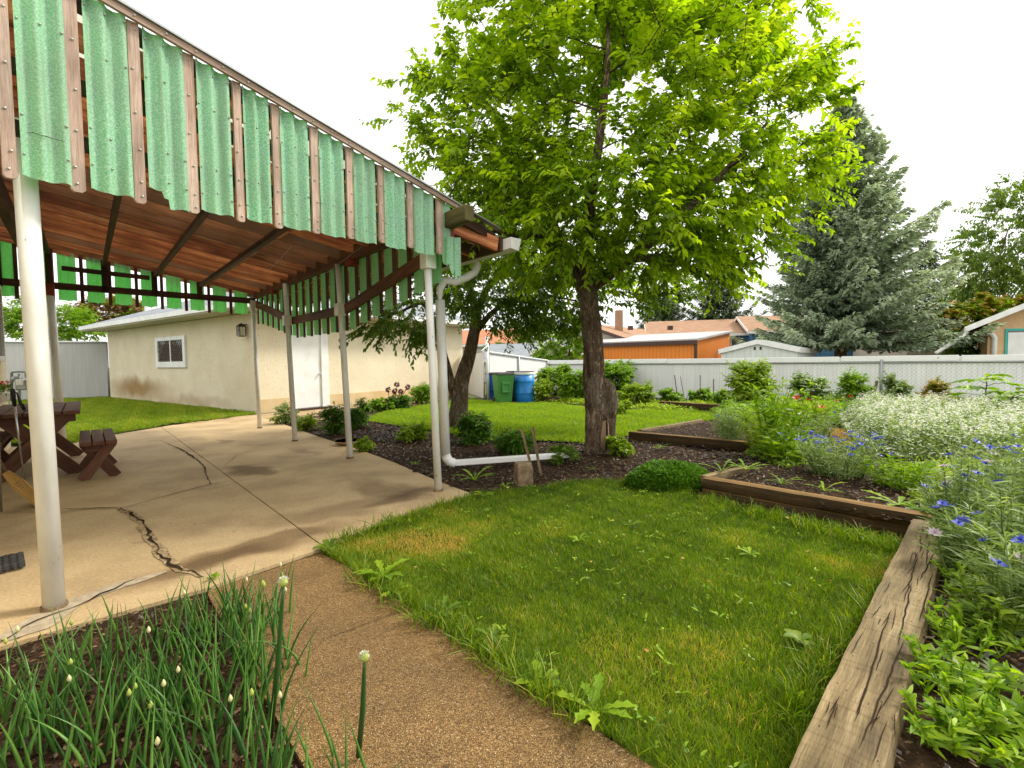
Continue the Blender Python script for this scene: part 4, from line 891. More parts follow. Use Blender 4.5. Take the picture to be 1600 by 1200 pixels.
# rubber link mat
o0 = P(41, 886, .012); e1_ = nrm(P(33, 843)-P(41, 886)); e2_ = V3(-e1_[1], e1_[0], 0)
if e2_[0] > 0: e2_ = -e2_
mb = MB()
for i in range(14):
    for j in range(8):
        c = o0+e2_*(i*.031+.02)+e1_*(j*.04+.02)+V3(0, 0, .006); s_ = 1 if i % 2 else -1
        mb.bar(c-(e1_*.6+e2_*.5*s_)*.022, c+(e1_*.6+e2_*.5*s_)*.022, .024, .018)
o = mb.build('rubber_mat', M['rubber'], base=o0, bevel=.003); tag(o, 'black woven rubber door mat on the patio at the left edge', 'door mat')

# ================================================================== TIMBERS
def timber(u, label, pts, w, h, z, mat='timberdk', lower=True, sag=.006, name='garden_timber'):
    p, q = [V3(*a) for a in pts]; r = empty(name, (p+q)/2*V3(1, 1, 0), label, 'timber'); d = nrm(q-p); L = np.linalg.norm(q-p)
    def beam(zc, hh, mat, nm, off=0.):
        n = max(6, int(L/.10)); sd = nrm(np.cross(d, V3(0, 0, 1))); V = []; fs = []; uv = []; K = 12; sh = []
        for k in range(K):
            a = 2*math.pi*(k+.5)/K; cx_, cz_ = math.cos(a), math.sin(a); s_ = 1/max(abs(cx_), abs(cz_)); e_ = .92 if abs(abs(cx_)-abs(cz_)) < .3 else 1.
            sh.append((cx_*s_*e_*w/2, cz_*s_*e_*hh/2))
        ou = rng.random()*5
        for i in range(n+1):
            c = p+d*L*i/n; wob = (rng.random(2)-.5)*.006
            for k in range(K):
                jx = 1+(rng.random()-.5)*.035; V.append(c+sd*(sh[k][0]*jx+off+wob[0])+V3(0, 0, zc-c[2]+sh[k][1]*jx+wob[1]*.6))
        for i in range(n):
            for k in range(K):
                k2 = (k+1) % K; fs.append((i*K+k, i*K+k2, (i+1)*K+k2, (i+1)*K+k)); u0, u1 = L*i/n+ou, L*(i+1)/n+ou; cc = (w+hh)*2/K
                uv.append([(u0, k*cc), (u0, (k+1)*cc), (u1, (k+1)*cc), (u1, k*cc)])
        fs.append(tuple(range(K))[::-1]); uv.append([(ou+sh[k][1]*4, sh[k][0]) for k in range(K)][::-1]); fs.append(tuple(n*K+k for k in range(K))); uv.append([(ou+sh[k][1]*4, sh[k][0]) for k in range(K)])
        MB().add(V, fs, 0, uv).build(nm, M[mat], r)
    beam(z-h/2, h, mat, 'top_timber')
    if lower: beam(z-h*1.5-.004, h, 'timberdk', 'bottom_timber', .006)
    return r
def cl(f, b): return ((f[0]+b[0])/2, (f[1]+b[1])/2, 0)
a0 = P(1098, 747, .16); a1 = P(1465, 809, .16); ad = nrm(a1-a0); an = V3(-ad[1], ad[0], 0)
an = an if an[1] > 0 else -an; WT = .125
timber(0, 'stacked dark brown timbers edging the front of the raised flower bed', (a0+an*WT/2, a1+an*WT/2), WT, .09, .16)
t0 = V3(2.60, 2.93, 0); t1 = V3(.56, .93, 0)
timber(0, 'large weathered grey brown timber with deep cracks in the right foreground', (t0+V3(.02, .06, 0), t1), .19, .13, .165, 'timber')
tt_ = bpy.data.objects['garden_timber.001']
# deep drying cracks along the foreground timber
mb = MB(); dT = nrm(t1-t0); nT = V3(-dT[1], dT[0], 0); LT = np.linalg.norm(t1-t0)
for (s0, s1, o0_, dr_) in [(.05, .35, .02, .02), (.3, .62, -.045, .03), (.38, .80, .0, .02), (.55, 1.05, .04, -.02), (.7, 1.35, -.02, .02), (.9, 1.5, .055, .01), (1.1, 1.75, .0, .03), (1.5, 2.3, -.03, .03), (.2, .5, .06, .01), (1.7, 2.4, .04, -.01)]:
    k = 14; A = []; B = []
    for i in range(k+1):
        a = i/k; c = t0+dT*(s0+(s1-s0)*a)+nT*(o0_+dr_*a+(rng.random()-.5)*.006); w = .0024*math.sin(math.pi*a)**.6+.0004
        A.append(c+nT*w+V3(0, 0, .1685)); B.append(c-nT*w+V3(0, 0, .1685))
    mb.add(A+B, [(i, i+1, k+2+i, k+1+i) for i in range(k)])
for _ in range(38):
    s0, o0_ = rng.random()*2.3+.1, (rng.random()-.5)*.15; ln_k = .05+.16*rng.random(); k = 6; A = []; B = []; dr_ = rng.normal()*.008
    for i in range(k+1):
        a = i/k; c = t0+dT*(s0+ln_k*a)+nT*(o0_+dr_*a+(rng.random()-.5)*.003); w = .0013*math.sin(math.pi*a)**.7+.0003
        A.append(c+nT*w+V3(0, 0, .1680)); B.append(c-nT*w+V3(0, 0, .1680))
    mb.add(A+B, [(i, i+1, k+2+i, k+1+i) for i in range(k)])
mb.build('drying_cracks', M['dark'], tt_)
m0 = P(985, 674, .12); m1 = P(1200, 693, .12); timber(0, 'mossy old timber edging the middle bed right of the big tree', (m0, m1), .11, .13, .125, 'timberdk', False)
s0_ = P(1103, 745, .15); s1_ = P(1166, 727, .15); timber(0, 'short pale timber running back from the corner of the raised bed', (s0_+V3(.0, .06, 0), s1_), .08, .12, .148, 'timber', False)
timber(0, 'pale timber behind the mossy one, edging the back lawn', (P(1000, 671, .09), P(1096, 655, .09)), .09, .10, .09, 'timber', False)
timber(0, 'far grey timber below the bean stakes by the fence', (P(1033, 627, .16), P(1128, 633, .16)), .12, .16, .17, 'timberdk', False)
# stone block and two stakes by the outlet pipe
c = P(818, 757); V = []; 
mb = MB(); rb(mb, c+V3(0, .08, 0), .17, .15, -.03, .2, .15, .14, .3); o = mb.build('stone_block', M['stone'], base=c, bevel=.015); tag(o, 'rough brown stone block supporting the white outlet pipe', 'stone')
for (ua, va, ub, vb, Y, lb_) in [(846, 742, 832, 667, P(846, 742)[1], 'grey wooden stake in front of the white outlet pipe'), (834, 738, 815, 670, P(834, 700)[1], 'leaning grey stake behind the white outlet pipe')]:
    p = P(ua, va); q = PY(ub, vb, p[1]+.02); o = MB().bar(p-V3(0, 0, .05), q, .03, .018, up=(0, 1, 0)).build('stake', M['timber'], base=p); tag(o, lb_, 'stake', 'wooden stakes')
c = P(545, 694); o = MB().lathe(c, [(.12, 0), (.17, .03), (.2, .06), (.21, .06), (.18, .03), (.12, .015), (0, .015)], 20).build('shallow_dish', M['path'], base=c, smooth=True); tag(o, 'shallow round clay dish in the mulch bed by the second post', 'dish')
c = P(862, 629); o = MB().ball(c+V3(0, .1, .05), .28, 12, 0, .5).build('compost_mound', M['soil'], base=c); tag(o, 'dark compost mound below the blue bucket', 'mound')

# ================================================================== BUILDINGS BEYOND THE FENCE
def bld(name, label, cc, L, D, h, rise, m, mr, ridge='D', ov=.35, cat='house', ex=V3(-.77, .63, 0), ey=V3(.63, .77, 0), trim='white', mono=False, group='buildings beyond the fence'):
    """cc near corner; L along ex (gable side), D along ey"""
    def f(x, y, z): return V3(cc[0], cc[1], 0)+ex*x+ey*y+V3(0, 0, z)
    r = empty(name, f(L/2, D/2, 0), label, cat, group); mb = MB()
    if mono:
        mb.hexa([f(0, 0, 0), f(L, 0, 0), f(L, D, 0), f(0, D, 0), f(0, 0, h), f(L, 0, h), f(L, D, h+rise), f(0, D, h+rise)])
        fs_uv = mb; 
    else:
        V = [f(0, 0, 0), f(L, 0, 0), f(L, D, 0), f(0, D, 0), f(0, 0, h), f(L, 0, h), f(L, D, h), f(0, D, h)]
        if ridge == 'D':
            V += [f(L/2, 0, h+rise), f(L/2, D, h+rise)]; F4 = [(1, 0, 4, 8, 5), (2, 1, 5, 6), (3, 2, 6, 9, 7), (0, 3, 7, 4)]
        else:
            V += [f(0, D/2, h+rise), f(L, D/2, h+rise)]; F4 = [(1, 0, 4, 5), (2, 1, 5, 9, 6), (3, 2, 6, 7), (0, 3, 7, 8, 4)]
        def uvf(face):
            a = V[face[0]]; b = V[face[1]]; d = nrm((b-a)*V3(1, 1, 0)); return [((V[i]-a)@d, V[i][2]) for i in face]
        mb.add(V, F4, 0, [uvf(k) for k in F4])
    if mono:
        mb = MB()
        for a, b, ha, hb in (((0, 0), (L, 0), h, h), ((L, 0), (L, D), h, h+rise), ((L, D), (0, D), h+rise, h+rise), ((0, D), (0, 0), h+rise, h)):
            p, q = f(*a, 0), f(*b, 0); ll = np.linalg.norm(q-p); mb.add([p, q, f(*b, hb), f(*a, ha)], [(3, 2, 1, 0)], 0, [[(0, ha), (ll, hb), (ll, 0), (0, 0)]])
    w = mb.build('wall', m, r)
    th = .1; mb = MB()
    if mono:
        a = [(-ov, -ov), (L+ov, -ov), (L+ov, D+ov), (-ov, D+ov)]; zr = lambda y: h+rise*y/D+.02
        mb.hexa([f(x, y, zr(y)) for x, y in a]+[f(x, y, zr(y)+th) for x, y in a])
        mb.uv = [[(0, 0)]*4]+[[(0, 0), (L, 0), (L, D), (0, D)]]+mb.uv[2:]; ro = mb.build('roof', mr, r)
        MB().bar(f(-ov, -ov-.012, h-.06), f(L+ov, -ov-.012, h-.06), .03, .2).build('fascia', M[trim], r)
        MB().bar(f(0, 0, 0)-ey*.02-ex*.02, f(0, 0, h)-ey*.02-ex*.02, .12, .12, up=(1, 0, 0)).build('corner_trim', M[trim], r)
    else:
        if ridge == 'D': prof = [(-ov, h-ov*rise/(L/2)), (L/2, h+rise), (L+ov, h-ov*rise/(L/2))]; ln = (-ov, D+ov); pt = lambda a, b, z: f(a, b, z)
        else: prof = [(-ov, h-ov*rise/(D/2)), (D/2, h+rise), (D+ov, h-ov*rise/(D/2))]; ln = (-ov, L+ov); pt = lambda a, b, z: f(b, a, z)
        for (x0, z0), (x1, z1) in ((prof[0], prof[1]), (prof[1], prof[2])):
            c = [pt(x0, ln[0], z0+.02), pt(x0, ln[1], z0+.02), pt(x1, ln[1], z1+.02), pt(x1, ln[0], z1+.02)]; u = [x+V3(0, 0, th) for x in c]; wd = math.hypot(x1-x0, z1-z0)
            mb.add(c+u, [(0, 1, 2, 3), (4, 7, 6, 5), (0, 4, 5, 1), (1, 5, 6, 2), (2, 6, 7, 3), (3, 7, 4, 0)], 0, [[(0, 0)]*4, [(0, 0), (0, wd), (ln[1]-ln[0], wd), (ln[1]-ln[0], 0)]]+[[(0, 0)]*4]*4)
        ro = mb.build('roof', mr, r)
        tm = MB()
        for k in (0, 1):
            a, b = prof[k], prof[k+1]
            for e_ in ln: tm.bar(pt(a[0], e_+(-.012 if e_ < 0 else .012), a[1]+.02), pt(b[0], e_+(-.012 if e_ < 0 else .012), b[1]+.02), .03, .2)
        for k in (0, 2): tm.bar(pt(prof[k][0]+(-.012 if k == 0 else .012), ln[0], prof[k][1]), pt(prof[k][0]+(-.012 if k == 0 else .012), ln[1], prof[k][1]), .03, .18)
        tm.build('fascia', M[trim], r)
    return r, f, w, ro
def window(r, f, x0, x1, z0, z1, side='x', nm=2, fm='white', name='window'):
    """on the ex face (y=0) or the ey face (x=0)"""
    g_ = (lambda a, o, z: f(a, -o, z)) if side == 'x' else (lambda a, o, z: f(-o, a, z)); mb = MB(); t = .08
    for a, b in (((x0, z0), (x1, z0+t)), ((x0, z1-t), (x1, z1)), ((x0, z0+t), (x0+t, z1-t)), ((x1-t, z0+t), (x1, z1-t)))+tuple((((x0+(x1-x0)*k/nm-.03, z0+t), (x0+(x1-x0)*k/nm+.03, z1-t)) for k in range(1, nm))):
        mb.box((a[0], .002, a[1]), (b[0], .05, b[1]), 0, lambda x, y, z: g_(x, y, z))
    w = mb.build(name, M[fm], r); MB().box((x0+t, .001, z0+t), (x1-t, .02, z1-t), 0, lambda x, y, z: g_(x, y, z)).build('pane', M['glass'], w); return w
# orange shed
r, f, w, ro = bld('shed', 'orange plank shed with grey metal lean-to roof beyond the fence', (9.1, 24), 6.7, 6., 2.08, .62, M['orange'], M['metalroof'], mono=True, ov=.15, cat='shed', trim='trim')
# white metal shed
r, f, w, ro = bld('shed', 'small white metal shed with low gable roof beyond the fence', (12.1, 20.5), 3.1, 5, 1.52, .38, M['whitemetal'], M['whitemetal'], ov=.08, cat='shed')
for k in (-.12, .12): MB().box((1.55+k-.04, -.02, 1.56), (1.55+k+.04, -.002, 1.7), 0, f).build('vent', M['black'], r)
# cream house with brown gable roof, chimney
r, f, w, ro = bld('house', 'cream sided house with brown gable roof and brick chimney behind the orange shed', (6.95, 30), 5.6, 15, 2.5, 1.0, M['creams'], M['brownroof'], trim='trim')
window(r, f, 3.7, 4.5, .9, 2.2); window(r, f, 2.0, 2.5, 2.55, 2.75, nm=1, fm='black')
cp = PY(967, 500, 33); MB().bar(V3(cp[0], cp[1], 2.6), V3(cp[0], cp[1], PY(967, 485, 33)[2]), .45, .45, up=(1, 0, 0)).build('chimney', M['brownroof'], ro)
for (u, v) in ((985, 512), (1047, 512)): p = PY(u, v, 32.6); MB().bar(p-V3(0, 0, .15), p+V3(0, 0, .12), .3, .3, up=(1, 0, 0)).build('vent', M['trim'], ro)
# blue house
ex2 = V3(-.97, .24, 0); ey2 = V3(.24, .97, 0)
c_ = PY(1196, 560, 35); r, f, w, ro = bld('house', 'brown roofed blue house with white windows left of the big spruce', (c_[0], 35), 8., 7, 3.05, 1.15, M['blues'], M['orangeroof'] if False else M['brownroof'], ridge='L', ex=ex2, ey=ey2)
window(r, f, 1.7, 2.95, 1.75, 2.75); window(r, f, .1, 1.05, 1.6, 2.6, nm=1)
pq = PY(1172, 506, 37); MB().tube([pq-V3(0, 0, .3), pq+V3(0, 0, .3)], .09, 8).build('vent', M['black'], ro)
c_ = PY(1386, 560, 32); r, f, w, ro = bld('house', 'blue sided house behind the lower branches of the big spruce', (c_[0], 32), 8.2, 7, 3.1, 1.2, M['blues'], M['brownroof'], ridge='L', ex=ex2, ey=ey2)
window(r, f, .3, 1.3, 1.5, 2.6, nm=1); window(r, f, 6.6, 7.6, 1.7, 2.7)
# low grey roofs at left
c_ = PY(865, 560, 27); r, f, w, ro = bld('house', 'low house with grey blue roof seen over the side fence', (c_[0], 27), 4.2, 5, 1.35, .8, M['creams'], M['shingle'], ridge='L', ex=V3(-.97, .24, 0), ey=ey2)
c_ = PY(893, 560, 25); r, f, w, ro = bld('garage', 'cream garage with white edged gable roof between the shrubs beyond the side fence', (c_[0], 25), 1.8, 4, 1.75, .55, M['creams'], M['shingle'], ex=V3(-.97, .24, 0), ey=ey2, cat='garage')
c_ = PY(805, 560, 38); r, f, w, ro = bld('house', 'distant house with red brown roof left of the second tree trunk', (c_[0], 38), 6, 6, 2.6, 1.2, M['creams'], M['orangeroof'], ridge='L', ex=ex2, ey=ey2)
# beige garage and tan house at right
c_ = PY(1480, 560, 27); r, f, w, ro = bld('garage', 'plain beige stucco garage left of the reddish bush', (c_[0], 27), 2.1, 5, 2.75, .3, M['beige'], M['metalroof'], mono=True, ex=V3(-1, .1, 0), ey=V3(.1, 1, 0), cat='garage', ov=.1)
c_ = PY(1420, 560, 30); r, f, w, ro = bld('shed', 'pinkish low outbuilding between the big spruce and the beige garage', (c_[0], 30), 1.4, 3, 1.9, .3, mnoise('pinkish_wall', [(.3, (.4, .25, .22, 1)), (.7, (.48, .32, .28, 1))], 4, rough=.9), M['metalroof'], mono=True, ex=V3(-1, .1, 0), ey=V3(.1, 1, 0), cat='shed', ov=.05)
# tan house: gable end toward us, low left corner at u=1537
Yh = 20.; cL = PY(1537, 560, Yh); zE_ = PY(1507, 512, Yh)[2]
Lh = 9.; cR = V3(cL[0]+Lh, Yh-1.5, 0); exh = nrm(V3(cL[0], Yh, 0)-cR); eyh = V3(.66, .75, 0)
r, f, w, ro = bld('house', 'tan stucco house with white eaves and teal window frame at the right edge', cR, Lh, 8, zE_+.25, 1.95, M['tan'], M['orangeroof'], ridge='D', ov=.85, ex=exh, ey=eyh)
window(r, f, Lh-2.2, Lh-.62, .9, PY(1570, 514, Yh)[2], nm=1, fm='teal')
MB().box((Lh-2.1, .021, 1.0), (Lh-.72, .035, PY(1570, 520, Yh)[2]), 0, lambda x, y, z: f(x, -y, z)).build('blind', M['white'], r)
e0_ = f(Lh+.8, -.8, zE_-.12); e1_ = PY(1462, 552, Yh-.4)
MB().tube([e0_, e0_-V3(0, 0, .15), e1_], .07, 8).build('downspout', M['white'], r, smooth=True)
pa = PY(1543, 523, Yh-.1); MB().tube([pa, PY(1550, 521, Yh-.15), PY(1554, 528, Yh-.15), V3(*PY(1554, 528, Yh-.15)[:2], 0)], .09, 10).build('vent_pipe', M['white'], r, smooth=True)
# ================================================================== TREES
def sph(n): a = rng.normal(size=(n, 3)); return nrm(a)
def grow(mb, tb, nodes, rads, targets, r_tip=.006, wob=.06):
    """connect every target to its nearest point of the skeleton with a bowed limb"""
    nodes = np.array(nodes); rads = np.array(rads)
    d0 = np.array([np.min(np.linalg.norm(nodes-t, axis=1)) for t in targets]); out_ = []
    for k in np.argsort(d0):
        t = targets[k]; d = np.linalg.norm(nodes-t, axis=1)+.35*np.maximum(0, nodes[:, 2]-t[2]+.1); i = int(np.argmin(d)); a = nodes[i]; L = np.linalg.norm(t-a)
        if L < .05: out_.append((t, V3(0, 0, 1))); continue
        m = (a+t)/2+rng.normal(size=3)*wob*L+V3(0, 0, -.05*L+.12*L*rng.random()); n = max(3, int(L/.18)); u = np.linspace(0, 1, n+1)[:, None]
        c = (1-u)**2*a+2*u*(1-u)*m+u*u*t; r0 = min(rads[i]*.7, .008+.018*L); rr = np.linspace(r0, r_tip, n+1)
        tb.twig(c[:-1], c[1:], rr[:-1], 0, rr[1:]); nodes = np.vstack([nodes, c[1:]]); rads = np.concatenate([rads, rr[1:]]); out_.append((t, nrm(c[-1]-c[-2])))
    return out_
def sprays(tb, fo, ends, ctr, nt=5, lt=.32, nl=14, L=.075, Wd=.042, out=.7, sag=.25, mi=0, lift=.15, vary=.25, shade=None):
    """leafy twigs at every limb end"""
    E_ = np.array([e[0] for e in ends]); D_ = np.array([e[1] for e in ends]); n = len(E_)
    E_ = np.repeat(E_, nt, 0); D_ = np.repeat(D_, nt, 0); m = n*nt
    o_ = nrm(E_-ctr); d = nrm(D_*.5+o_*out+sph(m)*.8+V3(0, 0, lift)); l = lt*(.6+.8*rng.random(m))
    E_ = E_+sph(m)*.06; B = E_+d*l[:, None]+V3(0, 0, -1)*(sag*l*.5)[:, None]; tb.twig(E_, B, .004, 0, .002)
    k = np.tile(np.linspace(.08, 1., nl), m); p = np.repeat(E_, nl, 0)*(1-k)[:, None]+np.repeat(B, nl, 0)*k[:, None]; N = len(p)
    dd = np.repeat(nrm(B-E_), nl, 0); sdv = nrm(np.cross(dd, V3(0, 0, 1)+sph(N)*.2)); sg = np.tile(np.where(np.arange(nl) % 2, 1., -1.), m)[:, None]
    t = nrm(dd*.55+sdv*sg*.9+sph(N)*.4+V3(0, 0, -sag)); up = V3(0, 0, 1)+sph(N)*.55
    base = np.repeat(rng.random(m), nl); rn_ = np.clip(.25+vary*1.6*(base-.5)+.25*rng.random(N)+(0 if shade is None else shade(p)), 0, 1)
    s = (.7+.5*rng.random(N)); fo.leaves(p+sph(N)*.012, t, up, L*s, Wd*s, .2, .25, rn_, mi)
def in_ell(els, n, shell=.55, zmin=-9):
    vol = np.array([e[1][0]*e[1][1]*e[1][2] for e in els]); vol = vol**.8; w = vol/vol.sum(); P_ = []
    for e, ww in zip(els, w):
        k = int(round(n*ww))+1; r = rng.random(k)**(1/3.)*(1-shell)+shell*rng.random(k)**.25; r = np.minimum(r, 1.); P_.append(e[0]+sph(k)*np.array(e[1])*r[:, None])
    P_ = np.vstack(P_); return P_[P_[:, 2] > zmin]
def E_(u, v, Y, ru, rv, rd_): p = PY(u, v, Y); k = Y/F; return (p, (ru*k, rd_, rv*k))
def trunkmesh(r, pts, rad, name='trunk', jit=.22, n=22, dens=.07):
    pts = [np.array(p, float) for p in pts]; Ls = np.concatenate([[0], np.cumsum([np.linalg.norm(b-a) for a, b in zip(pts[:-1], pts[1:])])])
    m = max(4, int(Ls[-1]/dens)); s = np.linspace(0, Ls[-1], m); A = np.array(pts); Q = np.stack([np.interp(s, Ls, A[:, i]) for i in range(3)], 1)
    for _ in range(3): Q[1:-1] = (Q[:-2]+2*Q[1:-1]+Q[2:])/4
    R_ = np.interp(s, Ls, rad); K = n; V = []; ph = rng.random(6)*6.28
    for i in range(m):
        d = nrm(Q[min(i+1, m-1)]-Q[max(i-1, 0)]); a = nrm(np.cross(d, V3(.1, 1, .1))); b = np.cross(a, d)
        for j in range(K):
            t = 2*math.pi*j/K; rr = R_[i]*(1+.07*math.sin(3*t+ph[0]+s[i]*1.3)+.05*math.sin(5*t+ph[1]-s[i]*2.1)+.045*math.sin(s[i]*7+ph[2]+t)+jit*.28*(rng.random()-.5)); V.append(Q[i]+rr*(math.cos(t)*a+math.sin(t)*b))
    fs = [(i*K+j, i*K+(j+1) % K, (i+1)*K+(j+1) % K, (i+1)*K+j) for i in range(m-1) for j in range(K)]+[tuple(range((m-1)*K, m*K))]
    o = MB().add(V, fs).build(name, M['bark'], r, smooth=True); return o, Q, R_

# --- the big apple tree
tb_ = P(935, 706); T = empty('apple_tree', tb_, 'large yellow green fruit tree with thick knotted hollow trunk beside the downspout outlet', 'tree')
Y0 = tb_[1]
tp_pts = [tb_-V3(0, 0, .05), PY(934, 690, Y0), PY(931, 640, Y0), PY(928, 590, Y0), PY(926, 530, Y0), PY(921, 470, Y0), PY(915, 440, Y0)]
trk, Q, R_ = trunkmesh(T, tp_pts, [.20, .165, .15, .14, .125, .12, .125])
# knot and hollow
kb = PY(951, 612, Y0-.05); trunkmesh(T, [PY(951, 700, Y0-.02)-V3(0, 0, .06), PY(954, 670, Y0-.03), PY(957, 645, Y0-.03), PY(957, 625, Y0-.03), PY(951, 604, Y0-.02), PY(945, 592, Y0)], [.095, .055, .055, .085, .075, .03], 'knot', .25)
MB().tube([PY(943, 703, Y0-.13), PY(944, 680, Y0-.14), PY(945, 662, Y0-.12), PY(946, 652, Y0-.04)], [.045, .062, .05, .008], 10).build('hollow', M['heart'], T, smooth=True)
MB().tube([PY(947, 703, Y0-.17), PY(948.5, 680, Y0-.195), PY(948.5, 662, Y0-.18), PY(947, 650, Y0-.13)], [.008, .014, .011, .002], 6).build('hollow_gap', M['dark'], T, smooth=True)
limbs = []; nodes = list(Q[-8:]); rads = list(R_[-8:])
LM = [([(915, 445, 0), (895, 400, .1), (850, 350, .3), (800, 280, .5), (760, 200, .4)], [.10, .075, .055, .035, .02]),
      ([(918, 445, 0), (915, 380, -.2), (925, 300, -.5), (940, 200, -.7), (950, 110, -.8), (950, 20, -.8)], [.105, .085, .065, .045, .03, .015]),
      ([(920, 450, 0), (955, 425, -.15), (1000, 395, -.3), (1070, 330, -.5), (1140, 260, -.6), (1200, 190, -.5)], [.10, .08, .065, .05, .03, .015]),
      ([(985, 405, -.2), (1050, 400, -.1), (1085, 425, .1), (1120, 440, .3), (1190, 400, .4)], [.055, .045, .04, .03, .012]),
      ([(915, 440, 0), (880, 400, .5), (860, 330, 1.0), (880, 230, 1.3), (900, 120, 1.4)], [.09, .07, .05, .035, .02]),
      ([(1000, 395, -.3), (1030, 300, .3), (1060, 200, .8), (1090, 100, 1.0)], [.055, .045, .03, .015]),
      ([(870, 370, .2), (800, 370, -.1), (740, 350, -.2), (690, 300, -.2)], [.05, .035, .025, .012])]
for pts, rr in LM:
    o, q_, r_ = trunkmesh(T, [PY(u, v, Y0+dy) for u, v, dy in pts], rr, 'branch', .15, 10, .12); nodes += list(q_); rads += list(r_)
els = [E_(960, 190, Y0, 230, 190, 1.9), E_(1140, 230, Y0, 165, 165, 1.6), E_(790, 220, Y0, 135, 140, 1.3), E_(1010, 400, Y0, 170, 75, 1.3), E_(860, 70, Y0, 190, 120, 1.5),
       E_(1100, 50, Y0, 160, 100, 1.4), E_(1235, 285, Y0-.2, 75, 60, .7), E_(840, 380, Y0+.1, 85, 85, 1.2), E_(700, 140, Y0, 65, 55, .7), E_(672, 232, Y0, 48, 55, .5), E_(1000, -40, Y0, 190, 90, 1.4), E_(1235, 130, Y0-.1, 60, 60, .6), E_(740, 300, Y0+.4, 80, 60, .8), E_(1090, 425, Y0+.3, 80, 45, .7), E_(1160, 380, Y0, 70, 45, .6), E_(860, 460, Y0+.3, 70, 60, .9), E_(740, 380, Y0+.5, 60, 60, .7)]
ctr = PY(960, 300, Y0); els = [(c_, tuple(max(.25, r-.15) for r in rr)) for c_, rr in els]; els += [E_(960, 300, Y0-1.1, 150, 90, .5), E_(850, 330, Y0-.7, 90, 80, .6), E_(1060, 340, Y0-.9, 110, 70, .5), E_(900, 420, Y0-.4, 90, 40, .6), E_(990, 430, Y0-.3, 80, 36, .6)]; els = [(c_, tuple(r*(.8+.4*rng.random()) for r in rr)) for c_, rr in els]; tg = in_ell(els, 740, .45, 2.3); tw = LB(); fo = LB()
ends = grow(None, tw, nodes, rads, tg)
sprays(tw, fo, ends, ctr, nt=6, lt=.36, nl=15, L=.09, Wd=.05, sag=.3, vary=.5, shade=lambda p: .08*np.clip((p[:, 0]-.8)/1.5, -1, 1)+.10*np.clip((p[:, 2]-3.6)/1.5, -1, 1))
# outer shoots
sh = [PY(u, v, Y0-.1) for u, v in [(620, 128), (630, 165), (610, 190), (1320, 78), (1300, 90), (1325, 262), (1300, 290), (1275, 330), (1310, 280), (1285, 200), (1290, 125), (640, 240), (655, 270), (1310, 245), (1240, 370), (1215, 415), (1272, 350)]]
ends = grow(None, tw, nodes+[t for t in tg], rads+[.01]*len(tg), np.array(sh), .003)
sprays(tw, fo, ends, ctr, nt=3, lt=.22, nl=11, L=.075, Wd=.042, sag=.3)
tw.build('twigs', M['twig'], T); fo.build('crown', M['lf_main'], T)

# --- second tree by the garage
tb2 = P(716, 668); T = empty('apple_tree', tb2, 'smaller forked fruit tree with leaning trunk behind the downspout', 'tree'); Y1 = tb2[1]
_, Q, R_ = trunkmesh(T, [tb2-V3(0, 0, .05), PY(716, 640, Y1), PY(719, 600, Y1), PY(731, 560, Y1), PY(742, 515, Y1), PY(745, 480, Y1)], [.20, .165, .14, .115, .10, .09])
_, q2, r2_ = trunkmesh(T, [PY(714, 630, Y1), PY(705, 600, Y1-.05), PY(698, 570, Y1-.05), PY(690, 540, Y1-.1), PY(678, 500, Y1-.3), PY(660, 470, Y1-.5), PY(620, 490, Y1-.9)], [.09, .075, .06, .05, .045, .035, .015], 'branch', .15, 12)
_, q3, r3_ = trunkmesh(T, [PY(745, 490, Y1), PY(760, 450, Y1), PY(800, 410, Y1-.2), PY(850, 380, Y1-.4)], [.07, .055, .04, .02], 'branch', .15, 12)
_, q4_, r4_ = trunkmesh(T, [PY(743, 520, Y1), PY(762, 495, Y1+.1), PY(790, 470, Y1+.2), PY(850, 460, Y1+.2), PY(900, 470, Y1+.2)], [.06, .05, .04, .03, .015], 'branch', .15, 12)
_, q5, r5_ = trunkmesh(T, [PY(745, 490, Y1), PY(730, 440, Y1), PY(700, 420, Y1-.2), PY(640, 455, Y1-.8)], [.07, .055, .04, .02], 'branch', .15, 12)
nodes = list(Q[-10:])+list(q2[-18:])+list(q3)+list(q4_)+list(q5); rads = list(R_[-10:])+list(r2_[-18:])+list(r3_)+list(r4_)+list(r5_)
els = [E_(770, 420, Y1, 110, 70, 1.2), E_(640, 492, Y1-.9, 62, 30, .6), E_(590, 505, Y1-1., 32, 16, .3), E_(860, 455, Y1+.1, 80, 60, .9), E_(700, 430, Y1-.2, 60, 50, .8), E_(870, 500, Y1+.3, 50, 32, .5), E_(800, 490, Y1, 60, 30, .6), E_(660, 525, Y1-.8, 30, 18, .4), E_(1010, 450, Y1, 80, 36, .7)]
tg = in_ell(els, 330, .5, 1.3); tw = LB(); fo = LB(); ends = grow(None, tw, nodes, rads, tg)
sprays(tw, fo, ends, PY(740, 440, Y1), nt=5, lt=.34, nl=13, L=.085, Wd=.045, sag=.35)
tw.build('twigs', M['twig'], T); fo.build('crown', M['lf_second'], T)

